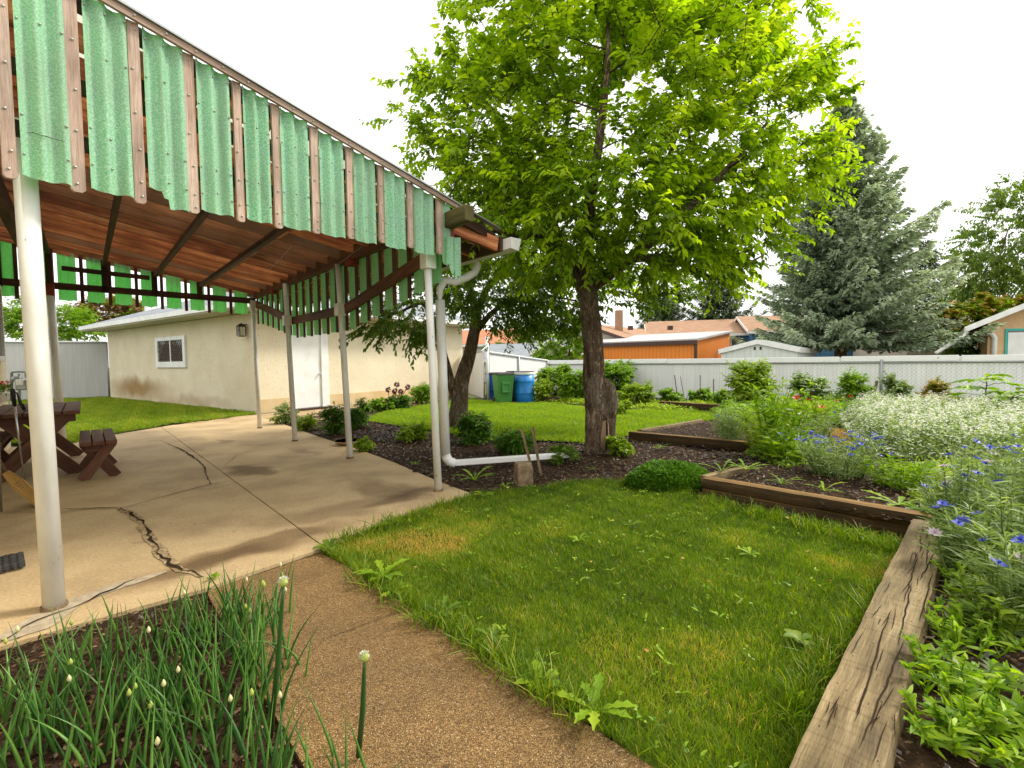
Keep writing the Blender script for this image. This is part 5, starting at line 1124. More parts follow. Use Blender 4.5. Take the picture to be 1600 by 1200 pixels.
# --- conifers
def spruce(name, label, base, ht, hw, mat, levels=42, nb=12, den=75, top_bare=.0, seed=1, zstart=.10, tl=.27, group='conifers beyond the fence', lean=0.):
    T = empty(name, base, label, 'tree', group); tr = MB(); n = 14
    pts = [base+V3(lean*(i/n)**2, 0, ht*i/n) for i in range(n+1)]
    tr.tube(pts, [hw*.055*(1-i/n)+.02 for i in range(n+1)], 12, jit=.1); tr.build('trunk', M['bark'], T, smooth=True)
    tw = LB(); fo = LB()
    for lv in range(levels):
        f_ = zstart+(1-zstart)*(lv+rng.random()*.6)/levels; z = ht*f_; R0 = hw*(1-f_)**.82*(.85+.3*rng.random())*(1. if f_ > .16 else .55)
        k = max(5, int(nb*(1-f_*.4))); a0 = rng.random()*6.28
        for b in range(k):
            a = a0+6.283*b/k+rng.normal()*.18; L = max(.35, R0*(.72+.45*rng.random())*(1.12 if math.cos(a) > .3 else .95)); d = V3(math.cos(a), math.sin(a), 0)
            rise = (.55*f_-.08); m = 9; u = np.linspace(0, 1, m)[:, None]
            c0 = base+V3(lean*f_*f_, 0, z); c = c0+d*L*u+V3(0, 0, 1)*(L*(rise*u-.30*u*(1-f_)+.26*u**3)); tw.twig(c[:-1], c[1:], .035*(1-f_)+.012)
            q = int(den*L/2.5)+6; t = rng.random(q)**.7; lat = (rng.random(q)*2-1); wd = .40*L*(1-t)*(.25+t*1.3)+.10
            cc = np.stack([np.interp(t, u[:, 0], c[:, i]) for i in range(3)], 1); s = nrm(np.cross(d, V3(0, 0, 1)))
            p = cc+s*(lat*wd)[:, None]-V3(0, 0, 1)*(np.abs(lat)*wd*.35)[:, None]+rng.normal(size=(q, 3))*.04
            dirs = nrm(d*.8+s*(lat*.9)[:, None]+V3(0, 0, -.10)+rng.normal(size=(q, 3))*.25)
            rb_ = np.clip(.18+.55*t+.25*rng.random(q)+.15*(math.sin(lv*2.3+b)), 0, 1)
            for jj in range(4):
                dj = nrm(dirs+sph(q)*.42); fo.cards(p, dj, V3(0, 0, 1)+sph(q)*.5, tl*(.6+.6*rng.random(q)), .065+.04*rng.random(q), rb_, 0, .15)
    tw.build('branches', M['twig'], T); fo.build('crown', M[mat], T); return T
spb = PY(1312, 600, 24); spb[2] = 0
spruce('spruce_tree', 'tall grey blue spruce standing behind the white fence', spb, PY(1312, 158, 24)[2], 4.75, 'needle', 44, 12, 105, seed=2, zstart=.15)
b2 = PY(1440, 600, 37); b2[2] = 0; spruce('spruce_tree', 'dark spruce partly hidden right of the big grey blue spruce', b2, PY(1440, 375, 37)[2], 3.8, 'needledk', 30, 9, 40)
for (u, vt, Y, hw, lb_) in [(1035, 455, 44, 4.2, 'dark evergreen left of the pair above the cream house'), (1120, 425, 42, 4.6, 'taller dark evergreen of the pair above the brown roofs')]:
    b = PY(u, 600, Y); b[2] = 0; spruce('evergreen_tree', lb_, b, PY(u, vt, Y)[2], hw, 'needledk', 24, 9, 40, tl=.5)

# --- broad-leaved trees and shrubs: one generator
def shrub(name, label, base, els, mat, n=120, L=.06, Wd=.035, nt=5, nl=12, lt=.3, trunk_r=.05, cat='shrub', group=None, stems=5, sag=.25, part='foliage', vary=.25, shell=.5, out=.7, mix=None, mx_f=0.):
    T = empty(name, base, label, cat, group); tw = LB(); fo = LB(); c0 = np.mean([e[0] for e in els], 0); zt_ = max(e[0][2]+e[1][2] for e in els); h = zt_-base[2]
    nodes = []; rads = []; r0 = max(e[1][0] for e in els)
    tm = MB()
    for k in range(stems):
        a = rng.random()*6.28; q = base+V3(math.cos(a), math.sin(a), 0)*trunk_r*1.5*(stems > 1); e_ = q*.0+V3(c0[0]+math.cos(a)*r0*.3*(stems > 1), c0[1]+math.sin(a)*r0*.3*(stems > 1), base[2]+h*.72)
        pts = [q+(e_-q)*i/6+rng.normal(size=3)*.03*h*(0 < i < 6) for i in range(7)]; rr = [trunk_r*(1-.13*i) for i in range(7)]; pts[0][2] -= .05
        tm.tube(pts, rr, 7, jit=.1); nodes += pts[1:]; rads += rr[1:]
    tm.build('trunk' if cat == 'tree' else 'stems', M['bark'] if trunk_r > .04 else M['twig'], T, smooth=True)
    tg = in_ell(els, n, shell, base[2]+.05); ends = grow(None, tw, nodes, rads, tg, .003); sprays(tw, fo, ends, c0, nt, lt, nl, L, Wd, out, sag, vary=vary)
    ms = [M[mat]]
    if mix: ms.append(M[mix]); e2 = [ends[i] for i in rng.permutation(len(ends))[:int(len(ends)*mx_f)]]; e2 = [e for e in e2 if e[0][2] > c0[2]-.1*h]; sprays(tw, fo, e2, c0, nt, lt*1.15, nl, L, Wd, out, sag, mi=1)
    tw.build('twigs', M['twig'], T); fo.build('crown' if cat == 'tree' else part, ms, T); return T
def gb(u, Y, z=0): p = PY(u, 600, Y); p[2] = z; return p
G1 = 'trees beyond the fences'
shrub('birch_tree', 'tall loose weeping birch behind the tan house at the right edge', gb(1580, 28), [E_(1570, 380, 28, 55, 90, 2.5), E_(1600, 330, 28, 40, 60, 2), E_(1535, 420, 28, 35, 50, 1.5), E_(1590, 440, 28, 60, 60, 2)], 'lf_second', 270, .19, .10, 5, 12, 1.1, .14, 'tree', G1, 1, .9)
shrub('maple_bush', 'bushy tree with red and orange seed clusters behind the tan house', gb(1490, 24.5), [E_(1480, 512, 24.5, 26, 32, 1.), E_(1530, 492, 24.5, 42, 26, 1.), E_(1575, 486, 25.5, 36, 20, 1.), E_(1500, 535, 24.5, 36, 26, 1.)], 'lf_fresh', 260, .18, .11, 5, 11, .3, .05, 'tree', G1, 4, mix='lf_rust', mx_f=.9)
shrub('leafy_tree', 'bright bushy tree over the fence behind the gas meter', gb(85, 21), [E_(80, 503, 21, 46, 28, 1.5), E_(45, 500, 21, 30, 30, 1), E_(115, 510, 21, 32, 20, 1)], 'lf_fresh', 130, .14, .08, 5, 11, .45, .07, 'tree', G1, 2)
shrub('leafy_tree', 'rust and brown leaved tree above the garage roof', gb(185, 24), [E_(175, 492, 24, 50, 20, 1.5), E_(225, 488, 25, 30, 12, 1.2)], 'lf_brown', 90, .2, .12, 5, 10, .5, .08, 'tree', G1, 2, mix='lf_fresh', mx_f=.35)
shrub('leafy_tree', 'distant green tree between the fruit tree trunks', gb(835, 34), [E_(835, 522, 34, 28, 22, 1.3)], 'lf_second', 50, .28, .15, 5, 9, .6, .1, 'tree', G1, 1)
shrub('leafy_shrub', 'bright shrub rising over the fence left of the big trunk', gb(880, 19.5), [E_(885, 540, 19.5, 26, 20, .7), E_(865, 552, 19.5, 30, 12, .7), E_(905, 520, 19.5, 22, 25, .6)], 'lf_fresh', 80, .13, .08, 5, 10, .3, .04, 'shrub', G1, 3)
shrub('leafy_tree', 'dark leafy tree behind the grey roofed house', gb(790, 33), [E_(775, 548, 33, 14, 8, 1), ], 'lf_deep', 12, .25, .15, 5, 9, .4, .06, 'tree', G1, 1)
# shrubs inside the yard
G2 = 'shrubs along the fence'
def yard(name, label, u, vb, hwpx, vt, mat, n=60, L=.07, Wd=.045, grp=G2, z=0., Y=None, **k):
    b = P(u, vb, z) if Y is None else gb(u, Y, z); Yb = b[1]; kx = Yb/F; zt2 = PY(u, vt, Yb)[2]; h = zt2-z; w_ = hwpx*kx; e = [(V3(b[0], Yb, z+h*.45), (w_*.8, w_*.75, h*.38))]
    for q in range(5):
        a = rng.random()*6.28; rr = w_*(.25+.5*rng.random()); ht = h*(.35+.5*rng.random()); e.append((V3(b[0]+math.cos(a)*rr, Yb+math.sin(a)*rr, z+ht), (w_*.38, w_*.38, min(h*.22, h-ht+.02))))
    return shrub(name, label, b, e, mat, n, L, Wd, k.pop('nt', 5), k.pop('nl', 10), k.pop('lt', min(.3, h*.25)), k.pop('tr', .012), 'shrub', grp, k.pop('stems', 5), **k)
yard('raspberry_bush', 'leafy shrub behind the small blue bucket', 868, 622, 26, 580, 'lf_fresh', 60, .10, .07)
yard('raspberry_bush', 'dense green shrub just left of the big trunk', 900, 626, 26, 576, 'lf_fresh', 70, .10, .07)
yard('raspberry_bush', 'taller fresh green shrub just right of the big trunk', 962, 622, 26, 570, 'lf_fresh', 70, .10, .07)
yard('low_shrub', 'low lime green shrub in front of the fence right of the big trunk', 990, 634, 26, 602, 'lf_lime', 50, .09, .05)
yard('low_shrub', 'low pale weedy shrub right of the blue barrel', 848, 628, 12, 592, 'lf_lime', 24, .09, .05)
yard('low_shrub', 'small lime foliage at the foot of the big shrub beside the trunk', 965, 648, 14, 628, 'lf_lime', 16, .07, .04)
yard('garden_shrub', 'rounded green shrub against the garage wall left of the downspout', 658, 630, 17, 598, 'lf_fresh', 60, .08, .03)
yard('raspberry_bush', 'tall rounded bush with fresh leaves left of the tall feathery plant', 1172, 640, 26, 573, 'lf_lime', 75, .09, .06, z=.05)
yard('raspberry_bush', 'small airy bush with silvery leaves right of the feathery plant', 1262, 640, 18, 585, 'lf_silver', 45, .08, .05, z=.05)
yard('raspberry_bush', 'upright bush beside the red poppies', 1336, 640, 18, 586, 'lf_fresh', 45, .08, .05, z=.05)
yard('raspberry_bush', 'sparse small bush between the two bean stakes', 1398, 640, 12, 594, 'lf_silver', 26, .07, .04, z=.05)
yard('currant_bush', 'small bush with reddish young leaves behind the white flowers', 1464, 640, 12, 596, 'lf_rust', 26, .07, .04, z=.05)
yard('garden_shrub', 'low leafy row below the fence, left of the bean stakes', 1050, 632, 17, 612, 'lf_fresh', 24, .09, .06)
yard('garden_shrub', 'broad leaved low plant above the far grey timber', 1094, 631, 15, 610, 'lf_fresh', 22, .10, .07)
yard('garden_shrub', 'low leafy plant at the foot of the grey fence post', 1130, 634, 14, 613, 'lf_fresh', 20, .09, .06)
# shrubs and perennials in the mulch strip
G3 = 'plants in the mulch strip'
yard('astilbe_plant', 'dark green ferny plant with pink plumes right of the second trunk', 742, 692, 24, 652, 'lf_deep', 60, .055, .03, G3, mix='purple', mx_f=.12)
yard('bergenia_plant', 'low light green leafy clump against the garage wall', 590, 642, 24, 626, 'lf_fresh', 30, .08, .06, G3)
yard('lily_plant', 'upright leafy plant between the door and the third post', 560, 668, 13, 632, 'lf_deep', 30, .07, .025, G3)
yard('lily_plant', 'leafy upright plant touching the third post', 524, 678, 12, 640, 'lf_deep', 26, .07, .025, G3)
yard('rose_bush', 'thin rose bush in front of the white door', 448, 662, 14, 632, 'lf_silver', 18, .05, .03, G3, nl=6)
yard('bushy_herb', 'yellow green bushy herb by the path near the white door', 480, 672, 13, 655, 'lf_lime', 24, .05, .03, G3)
yard('fern_plant', 'spreading light green fern in the mulch left of the downspout', 640, 688, 24, 665, 'lf_lime', 34, .06, .025, G3)
yard('low_herb', 'tiny pale herb growing at the patio edge by the fourth post', 432, 662, 7, 654, 'lf_lime', 8, .04, .02, G3)
yard('lily_plant', 'drooping dark lily foliage behind the two leaning stakes', 800, 706, 30, 680, 'lf_deep', 36, .09, .02, G3)
yard('hosta_plant', 'yellowing heart leaved seedling right of the trunk base', 968, 712, 14, 690, 'lf_lime', 9, .07, .06, G3, nl=5)
yard('low_herb', 'scrubby grey green weeds left of the trunk base', 880, 722, 22, 700, 'lf_second', 22, .05, .025, G3)
yard('low_herb', 'pale leafy seedlings beside the clay dish', 568, 704, 12, 690, 'lf_lime', 12, .05, .03, G3)
# dense dark green mound
def mound(name, label, u, vb, hw, vt, mat, n=9000, L=.03, z=0.):
    b = P(u, vb, z); kx = b[1]/F; rx = hw*kx; h = PY(u, vt, b[1]+rx*.35)[2]-z; b = b+V3(0, rx*.5, 0); r = empty(name, b, label, 'plant')
    a = rng.random(n)*6.283; q = np.sqrt(rng.random(n)); x = rx*q*np.cos(a); y = rx*.62*q*np.sin(a); zz = z+h*np.sqrt(np.maximum(0, 1-q**2.2))*(.78+.25*rng.random(n)+.16*NZ(x*5, y*5, 2.))
    p = np.stack([b[0]+x, b[1]+y, zz], 1); t = nrm(np.stack([x/rx, y/rx, np.full(n, .9)], 1)+sph(n)*.6); fo = LB(); fo.leaves(p, t, V3(0, 0, 1)+sph(n)*.6, L*(.7+.6*rng.random(n)), L*.42, .2, .3)
    st = p[:2500]; fo.twig(np.stack([st[:, 0], st[:, 1], np.full(len(st), z)], 1), st, .0025, 0); fo.build('foliage', M[mat], r); return r
mound('sedum_mound', 'dense dark green cushion plant beside the corner of the raised bed', 1058, 768, 72, 727, 'lf_deep')
# ================================================================== GRASS
def scatter(poly, dens):
    pts = np.array(poly); x0, y0 = pts.min(0); x1, y1 = pts.max(0); n = int((x1-x0)*(y1-y0)*dens); x = x0+(x1-x0)*rng.random(n); y = y0+(y1-y0)*rng.random(n)
    k = inpoly(x, y, poly); return x[k], y[k]
DRY = [(P(650, 845), .30, .95), (P(700, 850), .15, .8), (P(1390, 905), .12, .8), (P(1300, 880), .12, .5), (P(1150, 840), .2, .4), (P(860, 830), .15, .4), (P(940, 1010), .18, .45), (P(1100, 1010), .15, .45), (P(820, 960), .15, .4), (P(560, 850), .12, .55), (P(700, 800), .18, .5), (P(1120, 790), .12, .3), (P(1400, 880), .13, .6), (P(1180, 1000), .15, .3), (P(800, 880), .12, .3), (P(1100, 900), .15, .25), (P(760, 820), .2, .45), (P(1050, 1080), .2, .35)]
def grasspatch(poly, dens, L, Wd, bright=.0, z=0., tall=None, far=False):
    x, y = scatter(poly, dens); n = len(x); p = np.stack([x, y, np.full(n, z-.01)], 1)
    nz = NZ(x, y, 1.6)*.5+NZ(x+5, y-3, 5.)*.35
    l = L*(.55+.65*rng.random(n))*(1+.55*np.clip(nz, -1, 1)); rn_ = .24+bright+.26*nz+.34*(rng.random(n)-.5)+.12*NZ(x*1.3-2, y*1.3+4, 9.)
    if not far:
        for c, r, s in DRY: d = np.hypot(x-c[0], y-c[1]); k = np.exp(-(d/r)**2)*s; rn_ += k*(rng.random(n) < .75); l *= 1-.3*k
        rn_ += (rng.random(n) < .07)*.5
    if tall is not None: l *= tall(x, y)
    t = nrm(np.stack([rng.normal(size=n)*.33, rng.normal(size=n)*.33, np.ones(n)], 1)); bend = np.stack([rng.normal(size=n), rng.normal(size=n), -.25*np.ones(n)], 1)*.28
    lb = LB(); lb.blades(p, t, l, Wd*(.7+.6*rng.random(n)), bend, np.clip(rn_, 0, 1), 0, 2 if far else 3); return lb
def edge_d(x, y, poly):
    d = np.full(len(x), 9.); n = len(poly)
    for i in range(n):
        a = np.array(poly[i][:2]); b = np.array(poly[(i+1) % n][:2]); ab = b-a; t = np.clip(((x-a[0])*ab[0]+(y-a[1])*ab[1])/(ab@ab), 0, 1); d = np.minimum(d, np.hypot(x-a[0]-ab[0]*t, y-a[1]-ab[1]*t))
    return d
fl = front_lawn
tall = lambda x, y: 1+.9*np.exp(-(edge_d(x, y, fl)/.07)**2)
near_poly = [p for p in fl]
lb = grasspatch(fl, 17500, .038, .0034, .0, .0, tall); o = lb.build('grass', M['grass']); tag(o, 'short mown grass with dry straw patches on the near lawn', 'grass', kind='stuff')
lb = grasspatch(back_lawn, 2600, .06, .010, .26, .02, far=True); o = lb.build('grass', M['grassb']); tag(o, 'bright sunlit grass of the back lawn behind the big tree', 'grass', kind='stuff')
lb = grasspatch(left_lawn, 1700, .08, .014, .26, .0, far=True); o = lb.build('grass', M['grass']); tag(o, 'grass in front of the garage window', 'grass', kind='stuff')
# wild tufts at the bed edges
def tufts(pix, n, L, sp, zz=0., mat='grass'):
    lb = LB()
    for u, v in pix:
        c = P(u, v, zz); k = n; x = c[0]+rng.normal(size=k)*sp; y = c[1]+rng.normal(size=k)*sp; t = nrm(np.stack([rng.normal(size=k)*.4, rng.normal(size=k)*.4, np.ones(k)], 1))
        bend = np.stack([rng.normal(size=k), rng.normal(size=k), -.5*np.ones(k)], 1)*.35; lb.blades(np.stack([x, y, np.full(k, zz)], 1), t, L*(.5+.8*rng.random(k)), .005, bend, np.clip(.35+.2*rng.normal(size=k), 0, 1), 0, 4)
    return lb
ln_ = lambda a, b, n: [(a[0]+(b[0]-a[0])*i/(n-1)+rng.normal()*6, a[1]+(b[1]-a[1])*i/(n-1)+rng.normal()*3) for i in range(n)]
lb = tufts(ln_((1105, 785), (1430, 866), 26)+ln_((1415, 880), (1240, 1120), 30)+ln_((560, 905), (900, 1120), 26)+ln_((520, 850), (730, 782), 16), 26, .11, .03)
o = lb.build('tall_grass', M['grass']); tag(o, 'long unmown grass along the timbers and walkway edges', 'grass', kind='stuff')
# mulch chips and fallen bits
def chips(poly, dens, z, cols, size, nm, label):
    x, y = scatter(poly, dens); n = len(x); p = np.stack([x, y, z+.02*rng.random(n)], 1); lb = LB(); t = sph(n)*V3(1, 1, .3)
    lb.cards(p, t, V3(0, 0, 1)+sph(n)*.4, size*(.4+1.1*rng.random(n)), size*.45, rng.random(n)**2, 0); o = lb.build(nm, M[cols]); tag(o, label, 'mulch', kind='stuff'); return o
M['chip'] = mleaf('bark_chips', [g(.02, .011, .006), g(.06, .033, .017), g(.12, .07, .035), g(.26, .17, .09)], .0)
chips(soil_poly, 420, .0, 'chip', .045, 'bark_mulch', 'dark bark mulch between the patio and the big tree')
chips(bed_poly, 900, .11, 'chip', .03, 'bark_mulch', 'dark crumbly mulch in the raised bed')
chips(onion_poly, 1500, -.02, 'chip', .028, 'bark_mulch', 'dark mulch and straw among the onions')
chips(bedB, 500, .08, 'chip', .03, 'bark_mulch', 'mulch in the middle bed')
M['clover'] = M['lf_fresh']
x, y = scatter(front_lawn, 55); kk = NZ(x, y, 3.3) > -.1; x = x[kk]; y = y[kk]; n = len(x); lb = LB()
for q in range(3):
    a = rng.random(n)*6.28; lb.leaves(np.stack([x, y, np.full(n, .022)], 1)+rng.normal(size=(n, 3))*V3(.006, .006, .004), np.stack([np.cos(a), np.sin(a), np.full(n, .5)], 1), V3(0, 0, 1)+sph(n)*.3, .016+.03*rng.random(n)**3, .012)
o = lb.build('clover', M['clover']); tag(o, 'small clover and plantain leaves among the near lawn grass', 'ground cover', kind='stuff')
M['litter'] = mleaf('dry_leaf', [g(.35, .16, .04), g(.5, .28, .08), g(.55, .45, .12)], .2, tint=(1, 1, .6))
x, y = scatter(front_lawn, 2.5); n = len(x); lb = LB(); lb.leaves(np.stack([x, y, .03+.02*rng.random(n)], 1), sph(n)*V3(1, 1, .3), V3(0, 0, 1)+sph(n)*.5, .03, .02); o = lb.build('fallen_leaves', M['litter']); tag(o, 'small dry fallen leaves scattered on the near lawn', 'leaf litter', kind='stuff')

# ================================================================== WEEDS (rosettes)
def rosette(n=10, L=.16, Wd=.05, up=.6, lobes=True, k=9):
    lb = LB()
    for i in range(n):
        a = 6.283*i/n+rng.normal()*.25; l = L*(.65+.6*rng.random()); d = V3(math.cos(a), math.sin(a), 0); s = V3(-d[1], d[0], 0); e = up*(.5+.8*rng.random()); c = []
        for j in range(k+1):
            t = j/k; c.append(d*l*t*math.cos(e*(1-t*.7))+V3(0, 0, l*(math.sin(e)*t*(1-.55*t))+.005))
        A = []; Bv = []
        for j in range(k+1):
            t = j/k; w = Wd*.5*(.18+.95*t)*(1-max(0, t-.72)/.28*.9)*((1.25 if j % 2 else (.62 if k < 12 else .36)) if lobes else 1.); A.append(c[j]-s*w+V3(0, 0, w*.35)); Bv.append(c[j]+s*w+V3(0, 0, w*.35))
        V = np.array([A+c+Bv]); K = k+1; fs = [(K+j, K+j+1, j+1, j) for j in range(k)]+[(2*K+j, 2*K+j+1, K+j+1, K+j) for j in range(k)]
        lb.raw(V, fs, rng.random(1), 0)
    return lb
wd_lab = ['broad leaved weed at the corner where patio, walkway and lawn meet', 'tall jagged dandelion leaf clump at the walkway edge below the lawn corner', 'small dandelion lying over the walkway edge', 'dandelion at the middle of the walkway edge', 'lime leaved weed near the bottom of the walkway edge', 'dandelion clump at the lower end of the walkway edge', 'pale wilted weed in the far part of the near lawn', 'single large weed leaf in the lawn near the timber corner',
          'weed leaf standing in the middle of the near lawn', 'small weed in the lower right of the lawn by the big timber', 'large thistle weed in the mulch below the white outlet pipe', 'weed at the patio end near the corner post', 'seedling at the front edge of the raised bed', 'second seedling in the raised bed soil', 'broad weed lying over the dark stacked timber', 'weed beside the corner of the raised bed', 'jagged weed in the mulch strip left of the corner post', 'strappy weed in front of the mossy timber', 'large jagged leaved plant at the bottom right corner', 'green weed at the crack end by the onion bed', 'weed by the stone block', 'small weed between trunk and cushion plant', 'leafy weed behind the dark stacked timber', 'big drooping leaves above the timber corner', 'weed clump near the lower left lawn edge']
wd = [(512, 860, 0, .13, .07, .7, 0), (600, 905, 0, .20, .07, .9, 1), (612, 925, 0, .12, .05, .3, 1), (690, 962, 0, .15, .05, .7, 1), (845, 1070, 0, .12, .06, .5, 0), (930, 1115, 0, .18, .06, .8, 1), (985, 822, 0, .12, .035, .35, 0), (1172, 868, 0, .10, .04, .8, 0), (905, 848, 0, .12, .035, 1.0, 0), (1250, 1005, 0, .09, .06, .9, 0), (742, 752, 0, .26, .06, .9, 1), (757, 775, 0, .14, .07, .5, 0), (1222, 758, .12, .14, .04, .8, 1), (1288, 768, .12, .16, .035, .7, 1), (1405, 790, .12, .24, .08, .4, 1), (1128, 738, .13, .22, .05, .8, 1), (650, 726, 0, .13, .04, .5, 1), (1030, 702, 0, .20, .025, .8, 0), (1545, 1090, .08, .24, .08, 1.1, 1), (335, 905, 0, .07, .03, .9, 1), (790, 762, 0, .12, .035, 1., 1), (925, 735, 0, .1, .03, .7, 1), (1165, 735, .12, .2, .05, .6, 1), (1440, 800, .12, .2, .08, .5, 0), (770, 1000, 0, .12, .04, .8, 1)]
for i, ((u, v, z, L, w_, up, lob), lab) in enumerate(zip(wd, wd_lab)):
    L = L*.72 if z == 0 and i not in (10,) else L; w_ = w_*.72; p = P(u, v, z); lb = rosette(7+int(rng.random()*4), L, w_*(1 if i != 18 else 1.5), up, bool(lob), 9 if i != 18 else 15); rt = empty('broadleaf_weed', p, lab, 'weed', 'weeds'); lb.V = [v_+p for v_ in lb.V]; lb.build('leaves', M['lf_fresh' if i % 3 else 'lf_second'], rt)
    if i in (18,): # bigger pale midribs
        pass
# ================================================================== ONION BED
def onions(name, label, cx, cy, n, sp, h0, h1, buds=3, grp='onion clumps in the near bed'):
    c = V3(cx, cy, -.02); r = empty(name, c, label, 'onion plant', grp); lb = LB(); bm = MB()
    for i in range(n):
        p = c+V3(rng.normal()*sp, rng.normal()*sp, 0); h = h0+(h1-h0)*rng.random()**1.3; a = rng.random()*6.28; ln = .10+.22*rng.random(); b = (.15 if rng.random() < .78 else .6)*rng.random(); k = 8; u = np.linspace(0, 1, k+1)[:, None]
        cc = p+V3(math.cos(a), math.sin(a), 0)*(ln*h*u+b*h*u**2)+V3(0, 0, 1)*h*(u-.35*b*u**2.5); rr = .0058*(1-u[:, 0]**1.4*.93)*(.7+.6*rng.random())
        x = V3(1, 0, 0); y = V3(0, 1, 0); V = []
        for j in range(k+1):
            for q in range(5): th = 1.2566*q; V.append(cc[j]+rr[j]*(math.cos(th)*x+math.sin(th)*y))
        fs = [(j*5+q, j*5+(q+1) % 5, (j+1)*5+(q+1) % 5, (j+1)*5+q) for j in range(k) for q in range(5)]; lb.raw(np.array([V]), fs, rng.random(1), 0)
        if i < buds: e = cc[-1]; MB().lathe(e-V3(0, 0, .004), [(.0015, 0), (.005, .004), (.0068, .010), (.005, .017), (.001, .025)], 8).build('flower_bud', M['bud' if rng.random() < .5 else 'budg'], r, smooth=True)
    lb.build('leaves', M['onion'], r, smooth=True)
    if bm.v: bm.build('flower_bud', M['bud'], r, smooth=True)
    return r
oc = [(-1.62, 1.86, 'at the far left corner beside the front post'), (-1.42, 2.08, 'right behind the front post base'), (-1.30, 1.80, 'with dark green leaves in the left of the bed'), (-1.12, 1.98, 'close to the patio edge crack'), (-1.1, 1.68, 'in the middle of the onion bed'), (-.98, 1.86, 'nearest the corner of the walkway'), (-.92, 1.55, 'leaning over the walkway edge'), (-1.45, 1.56, 'at the lower left of the bed'), (-1.22, 1.42, 'at the bottom of the bed centre'), (-.78, 1.36, 'at the bottom right against the walkway'), (-1.0, 1.28, 'lowest in the picture left of the walkway'), (-.60, 1.27, 'in front of the walkway with pale buds'), (-1.5, 1.3, 'in the lower left corner'), (-1.34, 2.2, 'tallest, in front of the pale mortar patch'), (-.42, 1.2, 'rightmost, with thin leaves over the walkway'), (-1.75, 1.72, 'cut by the left edge of the picture'), (-1.62, 1.48, 'at the left edge below the mortar patch'), (-1.3, 1.6, 'left of the middle of the bed'), (-1.18, 2.18, 'thin, behind the others at the patio edge'), (-1.08, 1.5, 'just below the bed centre')]
for (x, y, lb_) in oc: onions('onion_clump', 'onion clump '+lb_, x, y, 25 if x < -.7 else 9, .075, .18, .33 if y > 1.5 else .27, 1+int(rng.random() < .4))
for (u, v, ub, vb, Y, lb_) in [(443, 915, 425, 1120, 1.50, 'tall single onion flower stalk with round green bud in front of the walkway'), (570, 1032, 560, 1180, 1.42, 'onion flower stalk with opening white bud at the bottom of the walkway')]:
    q = PY(u, v, Y); b = PY(ub, vb, Y); d = q-b; b = b+d*((-.0-b[2])/d[2]); r = empty('onion_flower', b, lb_, 'onion flower', 'tall onion flower stalks'); MB().tube([b, b+(q-b)*.5+V3(.004, 0, 0), b+(q-b)*.9, q], [.008, .0085, .0055, .004], 10).build('stalk', M['onion'], r, smooth=True)
    MB().lathe(q-V3(0, 0, .004), [(.004, 0), (.010, .005), (.0135, .013), (.012, .021), (.004, .027)], 12).build('flower_bud', M['budg'], r, smooth=True)
    lb = LB(); n = 90; t = nrm(sph(n)+V3(0, 0, .9)); lb.cards(q+V3(0, 0, .012)+t*.008, t, V3(0, 0, 1)+sph(n)*.3, .012, .004, mi=0); lb.build('florets', M['whitep'], r)

